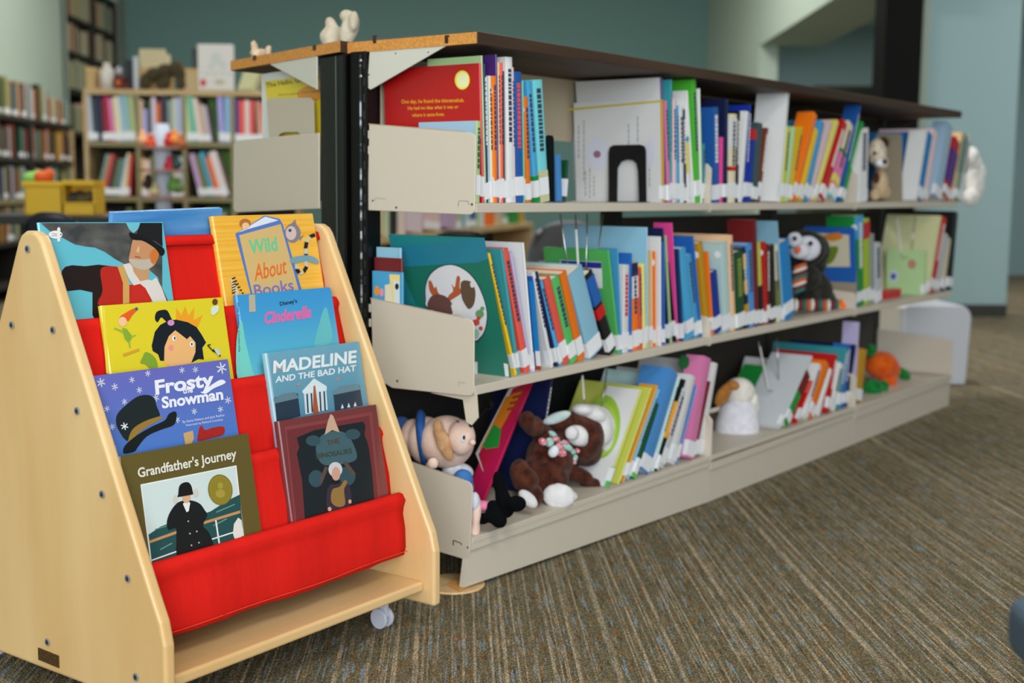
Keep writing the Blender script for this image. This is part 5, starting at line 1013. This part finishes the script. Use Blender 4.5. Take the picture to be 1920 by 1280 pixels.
t = onb('storage_box', 'tan carton holding cream paper rolls on the bookcase', 'box', 285); m = MB(); rbox(m, ax_(250), ax_(312), D0+.13, D0+.245, ZT, ZT+.13); m.build('carton', mat((196, 160, 104), .7), t)
for i, px in enumerate((256, 266, 276, 286, 296, 305)):
    c = RM(ax_(px), D0+.19, ZT+.131); m = MB(); m.tube([c, c+Vector((0, 0, .105-(.03 if i == 5 else 0)))], .0155, seg=16); m.tube([c+Vector((0, 0, .10-(.03 if i == 5 else 0))), c+Vector((0, 0, .110-(.03 if i == 5 else 0)))], .009, seg=12); o = m.build('paper_roll', mat((208, 196, 160), .8, name='cream_paper'))
    o['kind'] = 'thing' if False else ''; del o['kind']; o['label'] = 'cream paper roll standing in the tan carton'; o['category'] = 'paper roll'; o['group'] = 'cream paper rolls in the carton'
t = onb('stuffed_animal', 'brown furry stuffed animal standing on the bookcase top', 'stuffed animal', 300); m = MB()
for (px, dz, rx, rz) in ((272, .055, .03, .045), (290, .09, .06, .04), (310, .105, .06, .045), (330, .125, .045, .045), (337, .09, .03, .05), (268, .03, .02, .035), (308, .05, .03, .035), (338, .035, .022, .035), (300, .04, .02, .04)): m.ell(RM(ax_(px), D0+.07, ZT+dz), (rx, .035, rz))
o = m.build('body', plush_mat('brown_grey_fur', (62, 54, 38), (92, 82, 58), .004), t, smooth=True); r = o.modifiers.new('r', 'REMESH'); r.mode = 'VOXEL'; r.voxel_size = .008; r.use_smooth_shade = True
t = onb('framed_picture', 'black frame standing behind the tan box on the bookcase', 'frame', 360); m = MB(); rbox(m, ax_(351), ax_(371), D0+.2, D0+.215, ZT, ZT+.245); m.build('frame', mat((24, 26, 26), .5), t); m = MB(); rbox(m, ax_(353), ax_(369), D0+.198, D0+.2, ZT+.02, ZT+.23); m.build('picture', mat((34, 38, 38), .4), t)
t = onb('storage_box', 'tan box left of the white sign on the bookcase', 'box', 356); m = MB(); rbox(m, ax_(340), ax_(371), D0+.06, D0+.19, ZT, ZT+.105); m.build('carton', mat((186, 164, 122), .7), t); m = MB(); rbox(m, ax_(339.5), ax_(371.5), D0+.058, D0+.192, ZT+.105, ZT+.122); m.build('lid', mat((196, 160, 100), .7), t)
t = onb('sign', 'white printed sign with a red spot standing on the bookcase', 'sign', 405); m = MB(); rbox(m, ax_(372), ax_(440), D0+.03, D0+.045, ZT, ZT+.255); m.build('board', mat((214, 210, 206), .6), t, bevel=.006)
a = Art(RM(0, D0+.03), -E2, .002); a.poly(circ(381, 155, 6, 7), (196, 60, 54)).many([circ(405, 110, 10, 12), circ(395, 125, 5, 5), circ(418, 122, 6, 8)], (196, 200, 196)).many([line((385+i*14, 138), (393+i*14, 138), 2) for i in range(4)], (170, 176, 170)).poly(circ(412, 154, 10, 5), (180, 176, 150)); a.build('printed_marks', t)
for i, px in enumerate((446, 456, 466)):
    P = RM(ax_(px), D0+.03); P.z = ZT; bgbook(P, ROOMYAW, .03, .16, .17, PAL['khaki'], .35, 'grey-cream book leaning right of the white sign on the bookcase', 'books leaning beside the white sign', stick=False)
# white puppet stand with toys
DS = 6.2; t = thing('toy_stand', 'tall white revolving stand hung with small coloured toys', 'toy stand', RM((atD(305, 300, DS)-RM(0, DS)).dot(E1), DS, 0)); c = MW[t.name].translation
zz = lambda py: atD(305, py, DS).z
m = MB(); m.tube([c+Vector((0, 0, .0)), c+Vector((0, 0, .03))], .16, seg=28); m.build('base', mat((200, 202, 212), .5), t); m = MB(); m.tube([c+Vector((0, 0, .03)), c+Vector((0, 0, zz(300))), c+Vector((0, 0, zz(262))), c+Vector((0, 0, zz(232)))], [.03, .04, .05, .03], seg=18); m.build('pole', mat((196, 204, 222), .5), t, smooth=True)
for py in (280, 322, 372):
    m = MB(); m.tube([c+Vector((0, 0, zz(py))), c+Vector((0, 0, zz(py)+.012))], .115, seg=28); m.build('tray', mat((150, 110, 96), .5), t)
for px, py, cc, nm in ((268, 263, (232, 170, 130), 'peach'), (283, 270, (206, 74, 30), 'orange-red'), (318, 266, (196, 36, 36), 'red'), (328, 262, (230, 140, 60), 'orange'), (340, 270, (170, 96, 50), 'brown'), (318, 311, (206, 40, 66), 'crimson'), (330, 308, (40, 70, 66), 'dark green'), (278, 345, (44, 28, 26), 'dark brown'), (290, 358, (206, 196, 150), 'cream'), (324, 350, (96, 150, 60), 'leaf green'), (334, 352, (90, 120, 60), 'olive green')):
    q = atD(px, py, DS-.04); m = MB(); m.ell(q, (.028, .028, .026)); m.ell(q+Vector((0, 0, .03)), (.017, .017, .018)); o = m.build('small_toy', mat(cc, .7), smooth=True); r = o.modifiers.new('r', 'REMESH'); r.mode = 'VOXEL'; r.voxel_size = .005; r.use_smooth_shade = True
    o['label'] = nm+' little toy on the white revolving stand'; o['category'] = 'toy'; o['group'] = 'little toys on the revolving stand'
# low bookcase along the left wall
LF = -2.86; lc = thing('bookcase', 'long low dark bookcase along the left wall', 'bookcase', RM(-3.0, 8.2))
LZ = [1.205, .935, .665, .395, .125]; DA, DB = 6.9, 9.8
for z in LZ:
    m = MB(); rbox(m, -3.11, LF, DA, DB, z-.03, z); m.build('shelf', darkw if z != .665 else olive, lc)
for d in (DA, 7.87, 8.83, DB-.03):
    m = MB(); rbox(m, -3.11, LF+.002, d, d+.03, 0, 1.175); m.build('upright', darkw if d < 9 else wood, lc)
m = MB(); rbox(m, -3.118, -3.11, DA, DB, 0, 1.2); m.build('back_panel', drk, lc)
FAR = MB(); FM = []
def far(P, th, h, cc, st):
    """one of the small far books, joined with the others"""
    if cc not in FM: FM.append(cc)
    R_ = Matrix.Translation(P) @ Matrix.Rotation(ROOMYAW+math.pi/2, 4, 'Z'); mi = FM.index(cc)+2
    FAR.box((0, 0, 0), (th*.1, .18, h), mi, R_); FAR.box((th*.9, 0, 0), (th, .18, h), mi, R_); FAR.box((th*.1, 0, 0), (th*.9, .01, h), mi, R_); FAR.box((th*.1, .01, .004), (th*.9, .175, h-.004), 0, R_)
    if st: FAR.box((-.0005, -.001, h*.05), (th+.0005, .006, h*.2), 1, R_)
LCOL = ['darkgreen', 'brown', 'cream', 'darkslate', 'rust', 'navy', 'khaki', 'maroon', 'olive', 'tan', 'black', 'teal', 'sage', 'gold', 'lightgrey', 'peach']
for ri, z in enumerate(LZ[:4]):
    for bi, (d0, d1) in enumerate(((7.15, 7.86), (7.91, 8.82), (8.87, 9.76))):
        d = d0; i = 0
        while d < d1-.05:
            th = rnd.uniform(.025, .055) if ri else rnd.uniform(.035, .06); h = rnd.uniform(.18, .225) if ri else rnd.uniform(.19, .25)
            if ri == 0 and d > 9.25: h *= .75
            cc = LCOL[rnd.randrange(16)]; c = 0
            if rnd.random() < .9:
                P = RM(LF-.015, d); P.z = z; far(P, th, h, cc, rnd.random() < .5)
            d += th+.002; i += 1
# tall bookcase in the recess
tc_ = thing('bookcase', 'tall dark bookcase set into the recess of the left wall', 'bookcase', RM(-3.3, 11.4))
for z in (.1, .5, .85, 1.2, 1.55, 1.85, 2.14, 2.44):
    m = MB(); rbox(m, -3.41, -3.13, 10.62, 12.18, z-.035, z); m.build('shelf', darkw, tc_)
for d in (10.61, 11.4, 12.16): m = MB(); rbox(m, -3.41, -3.125, d, d+.03, .0, 2.44); m.build('upright', darkw, tc_)
m = MB(); rbox(m, -3.418, -3.41, 10.6, 12.2, 0, 2.45); m.build('back_panel', olive, tc_)
for z in (1.2, 1.55, 1.85, 2.14):
    for d0, d1 in ((10.66, 11.38), (11.45, 12.12)):
        d = d0
        while d < d1-.06:
            th = rnd.uniform(.04, .07); c = [['cream', 'khaki', 'tan', 'cream', 'brown', 'sage', 'peach', 'cream']][0][rnd.randrange(8)]
            if rnd.random() < .85:
                P = RM(-3.15, d); P.z = z; far(P, th, rnd.uniform(.2, .25), c, False)
            d += th+.004
o = FAR.build('far_books', [page, sticker]+[mat(tuple(k*.85 for k in PAL[c]), .6, name='book_cloth') for c in FM]); o['kind'] = 'stuff'; o['label'] = 'rows of small books in the two bookcases along the left wall'; o['category'] = 'books'
# yellow bins on a dark table, navy chair in front
DT = 4.7; zt = atD(110, 404, DT).z
def ax2(px, D): return (atD(px, 400, D)-RM(0, D)).dot(E1)
t = thing('table', 'dark low table carrying the yellow bins', 'table', RM(ax2(100, DT), DT+.25)); m = MB(); rbox(m, ax2(-60, DT), ax2(215, DT), DT-.1, DT+.6, zt-.03, zt); m.build('tabletop', mat((24, 24, 24), .5), t, bevel=.004)
for a_ in (-50, 205):
    for d in (DT-.06, DT+.54): m = MB(); c = RM(ax2(a_, DT), d); m.tube([c+Vector((0, 0, .002)), c+Vector((0, 0, zt-.03))], .018, seg=12); m.build('leg', mat((30, 30, 30), .5), t)
def ybin(label, p0, p1, D, top, open_):
    a0, a1 = ax2(p0, D), ax2(p1, D); h = atD((p0+p1)/2, top, D).z-zt; t = thing('storage_bin', label, 'bin', RM((a0+a1)/2, D+.12, zt)); w_ = .005; ye = mat((218, 172, 22), .45, name='yellow_plastic')
    m = MB(); z0 = zt+.001
    rbox(m, a0, a1, D, D+.14, z0, z0+w_); rbox(m, a0, a0+w_, D, D+.14, z0, z0+h); rbox(m, a1-w_, a1, D, D+.14, z0, z0+h*(.8 if open_ else 1)); rbox(m, a0, a1, D+.135, D+.14, z0, z0+h)
    rbox(m, a0, a1, D, D+w_, z0, z0+(h*.36 if open_ else h)); 
    if open_: rbox(m, a0, a1, D-.003, D+.10, z0+h*.86, z0+h)
    m.build('shell', ye, t); m = MB(); rbox(m, a0-.006, a1+.006, D-.01, D+.002, z0+h-.016, z0+h+.002) if not open_ else rbox(m, a0-.002, a1+.004, D-.008, D, z0+h*.33, z0+h*.38); m.build('rim', ye, t, bevel=.003)
    return t
ybin('yellow plastic bin with a closed front, on the dark table', 47, 117, DT, 342, False); ybin('yellow plastic bin with an open front showing dark contents, on the dark table', 119, 178, DT, 338, True)
for px, py, cc, lab in ((62, 334, (130, 190, 90), 'light green toy poking out of the closed yellow bin'), (82, 332, (214, 90, 30), 'orange toy poking out of the closed yellow bin'), (140, 372, (60, 50, 44), 'dark toy inside the open yellow bin'), (158, 374, (90, 76, 40), 'olive toy inside the open yellow bin')):
    q = atD(px, py, DT+.08); q.z = min(q.z, q.z); m = MB(); m.ell(q, (.04, .03, .025)); m.ell(q+E1*.02+Vector((0, 0, .012)), (.02, .02, .02)); m.ell(q-Vector((0, 0, .05)), (.03, .03, .05 if py < 350 else .03)); o = m.build('small_toy', mat(cc, .7), smooth=True); r = o.modifiers.new('r', 'REMESH'); r.mode = 'VOXEL'; r.voxel_size = .006; r.use_smooth_shade = True
    o['label'] = lab; o['category'] = 'toy'; o['group'] = 'toys in the yellow bins'
def chair(label, a, d, seat, top, w_, c, yaw=0, legc=(30, 30, 32)):
    B = RM(a, d); M = Matrix.Translation(B) @ Matrix.Rotation(ROOMYAW+yaw, 4, 'Z'); t = thing('chair', label, 'chair', M); cm = mat(c, .45, name='chair_shell'); T_ = lambda x, y, z: M @ Vector((x, y, z))
    m = MB(); n = 12; pr = [(.22, seat-.02), (.2, seat+.005), (.1, seat-.01), (-.02, seat-.015), (-.12, seat), (-.17, seat+.05), (-.2, seat+(top-seat)*.5), (-.225, top-.02), (-.23, top)]
    vs = []
    for i, (y, z) in enumerate(pr):
        for k in range(n+1):
            u_ = k/n*2-1; ww = w_/2*(1-(.35*max(0, (i-6))/2 if i > 6 else 0)*.5); zz_ = z-(.05*max(0, i-6)/2)*u_**4 + (.01*u_*u_ if i < 5 else 0); yy = y+(.03*u_*u_ if i > 5 else 0)
            vs.append(T_(u_*ww, yy, zz_))
    m.add(vs, [(i*(n+1)+k, i*(n+1)+k+1, (i+1)*(n+1)+k+1, (i+1)*(n+1)+k) for i in range(len(pr)-1) for k in range(n)]); o = m.build('seat_shell', cm, t, smooth=True); s = o.modifiers.new('s', 'SOLIDIFY'); s.thickness = .008
    for sx in (-1, 1):
        for sy in (-1, 1): m = MB(); m.tube([T_(sx*w_*.35, sy*.12, seat-.025), T_(sx*w_*.45, sy*.19, .004)], .011, seg=10); m.build('leg', mat(legc, .4, .3), t)
chair('navy plastic chair in front of the table with yellow bins', ax2(96, 4.1), 4.1+.2, .40, atD(96, 398, 4.1).z, .20, (16, 22, 36), yaw=0)
# low bookcase and chairs glimpsed through the shelving
p1, p2 = atD(700, 447, 5.7), atD(1000, 409, 8.6); p2.z = p1.z; ax = Vector((p2.x-p1.x, p2.y-p1.y, 0)); Ln = ax.length; ax.normalize(); nb = Vector((-ax.y, ax.x, 0)); yw = math.atan2(ax.y, ax.x); zl = p1.z
t = thing('bookcase', 'low oak bookcase glimpsed through the long shelving unit', 'bookcase', p1*1)
for z in (zl, zl-.3): m = MB(); q = Vector((p1.x, p1.y, z-.03)); m.prism([q, q+ax*Ln, q+ax*Ln+nb*.28, q+nb*.28], (0, 0, .03)); m.build('shelf', wood, t)
m = MB(); q = Vector((p1.x, p1.y, 0)); m.prism([q+nb*.28, q+ax*Ln+nb*.28, q+ax*Ln+nb*.3, q+nb*.3], (0, 0, zl+.02)); m.build('back_panel', drk, t)
for s_ in (0, Ln-.03): m = MB(); q = Vector((p1.x, p1.y, 0))+ax*s_; m.prism([q, q+ax*.03, q+ax*.03+nb*.28, q+nb*.28], (0, 0, zl-.03)); m.build('upright', wood, t)
seq = [(9, .1, 'cream', 0), (9, .2, 'khaki', 12), (5, .2, 'cream', 0), (9, .17, 'black', 0), (9, .2, 'palepink', 0), (3, 0, 'white', 0), (18, .22, 'palepink', 3), (3, 0, 'white', 0), (20, .22, 'palepink', 3), (5, 0, 'white', 0), (18, .22, 'lavender', 4), (6, .2, 'palegreen', 0), (8, .22, 'lightblue', 0), (6, .2, 'paleaqua', 0), (10, .22, 'blue', 0), (5, .2, 'palegreen', 0), (9, .22, 'white', 0), (12, 0, 'white', 0), (6, .2, 'orange', 0), (8, .2, 'peach', 0), (8, .2, 'khaki', 0), (8, .2, 'sage', 0), (12, 0, 'white', 0), (12, .12, 'green', 0), (12, .1, 'gold', 0)]
bgrow(Vector((p1.x, p1.y, 0))+nb*.03, ax, yw, Ln*.96, seq, zl+.001, 'on the low bookcase seen through the shelving', rnd, stick=.2)
chair('black chair seen through the gap under the top shelf', ax2(865, 3.9), 3.9+.25, .42, atD(865, 434, 3.9).z, .26, (12, 12, 13))
chair('grey plastic chair seen through the gap under the top shelf', ax2(1012, 5.0), 5.0+.25, .40, atD(1012, 416, 5.0).z, .34, (120, 124, 134), yaw=.6)
# white moulded stool beyond the shelving, cabinet in the alcove, chair corner at the right edge
DW = 4.95; t = thing('stool', 'white moulded seat block with rounded corner, beyond the far end of the shelving', 'stool', RM(ax2(1770, DW), DW+.15)); h = atD(1800, 573, DW).z; a0, a1 = ax2(1703, DW), ax2(1833, DW); r = .055; m = MB()
pl = [(a0, 0), (a1-.012, 0), (a1, h-r)]+[(a1-r+r*math.cos(q*math.pi/10), h-r+r*math.sin(q*math.pi/10)) for q in range(1, 6)]+[(a0+.02, h), (a0, h-.01)]
m.prism([RM(a, DW, .002+z) for a, z in pl], E2*.30); wpl = mat((200, 202, 210), .35, name='white_plastic'); m.build('shell', wpl, t, bevel=.008, seg=3); m = MB(); rbox(m, a0-.012, a0, DW+.01, DW+.29, .002, h-.01); m.build('side_flange', mat((206, 204, 196), .4), t, bevel=.003)
t = thing('cabinet', 'dark low cabinet standing in the alcove behind the shelving', 'cabinet', RM(3.0, 9.6)); DC = 9.3; zc = atD(1570, 160, DC).z; a0, a1 = ax2(1520, DC), ax2(1634, DC); m = MB(); rbox(m, a0, a1, DC, DC+.4, .002, zc-.03); m.build('body', mat((56, 62, 48), .6), t); m = MB(); rbox(m, a0-.01, a1+.01, DC-.01, DC+.41, zc-.03, zc); m.build('top', mat((66, 72, 56), .6), t, bevel=.004)
for i in (0, 1): m = MB(); ww = (a1-a0)/2; rbox(m, a0+ww*i+.005, a0+ww*(i+1)-.005, DC-.012, DC, .05, zc-.05); o = m.build('door', mat((52, 58, 46), .6), t); m = MB(); q = RM(a0+ww+(-.03 if i == 0 else .03), DC-.02, zc*.55); m.tube([q, q+Vector((0, 0, .1))], .006, seg=8); m.build('handle', chrome, o)
q = atz(1869, 1108, .40); t = thing('office_chair', 'slate blue padded chair seat cut by the right edge of the picture', 'chair', Vector((q.x+.25, q.y, 0)))
P = [atz(x, y, .40) for x, y in ((1868, 1110), (1878, 1104), (1930, 1103))]; c0 = P[0]; ea = (atz(1925, 1152, .40)-P[1]).normalized(); eb = Vector((-ea.y, ea.x, 0)); eb = eb if eb.dot(P[2]-P[1]) > 0 else -eb
base = P[1]; S = .42; r = .03
pts = []
for (u_, v_, a0_) in ((r, r, 180), (S-r, r, 270), (S-r, S-r, 0), (r, S-r, 90)):
    for i in range(5): an = math.radians(a0_+i*22.5); pts.append(base+ea*(u_+r*math.cos(an))+eb*(v_+r*math.sin(an)))
m = MB(); m.prism([Vector((p_.x, p_.y, .345)) for p_ in pts], (0, 0, .055)); m.build('seat_cushion', mat((62, 84, 104), .7, name='slate_fabric', bump=(500, .3, .001)), t, bevel=.016, seg=4)
cc_ = base+ea*S/2+eb*S/2; m = MB(); m.tube([Vector((cc_.x, cc_.y, .07)), Vector((cc_.x, cc_.y, .345))], .025, seg=16); m.build('gas_column', blackm, t)
for i in range(5):
    an = i*2*math.pi/5+.35; e = cc_+Vector((math.cos(an), math.sin(an), 0))*.24; m = MB(); m.tube([Vector((cc_.x, cc_.y, .085)), Vector((e.x, e.y, .062))], [.024, .015], seg=10); o = m.build('base_arm', blackm, t); m = MB(); dr = Vector((-math.sin(an), math.cos(an), 0)); m.tube([Vector((e.x, e.y, .028))-dr*.02, Vector((e.x, e.y, .028))+dr*.02], .027, seg=18); m.build('wheel', blackm, o)
# ------------------------------------------------------------------ labels: make each one single out its thing
ORD = 'first second third fourth fifth sixth seventh eighth ninth tenth eleventh twelfth thirteenth fourteenth fifteenth sixteenth seventeenth eighteenth nineteenth twentieth'.split()
seen = {}
for o in list(C.objects):
    if o.parent is None and 'label' in o.keys():
        l_ = o['label'].split()
        if o['category'] == 'book' and 'one,' in l_ or l_[-1] == 'unit':
            if l_[-4:] == ['of', 'the', 'long', 'unit']: l_ = l_[:-4]
            for wd in ('leaning', 'tall', 'small', 'picture'):
                if len(l_) > 12 and wd in l_: l_.remove(wd)
        o['label'] = ' '.join(l_); seen.setdefault(o['label'], []).append(o)
for l_, os_ in seen.items():
    if len(os_) > 1:
        for i, o in enumerate(os_): o['label'] = l_+', '+ORD[i]+' from left'
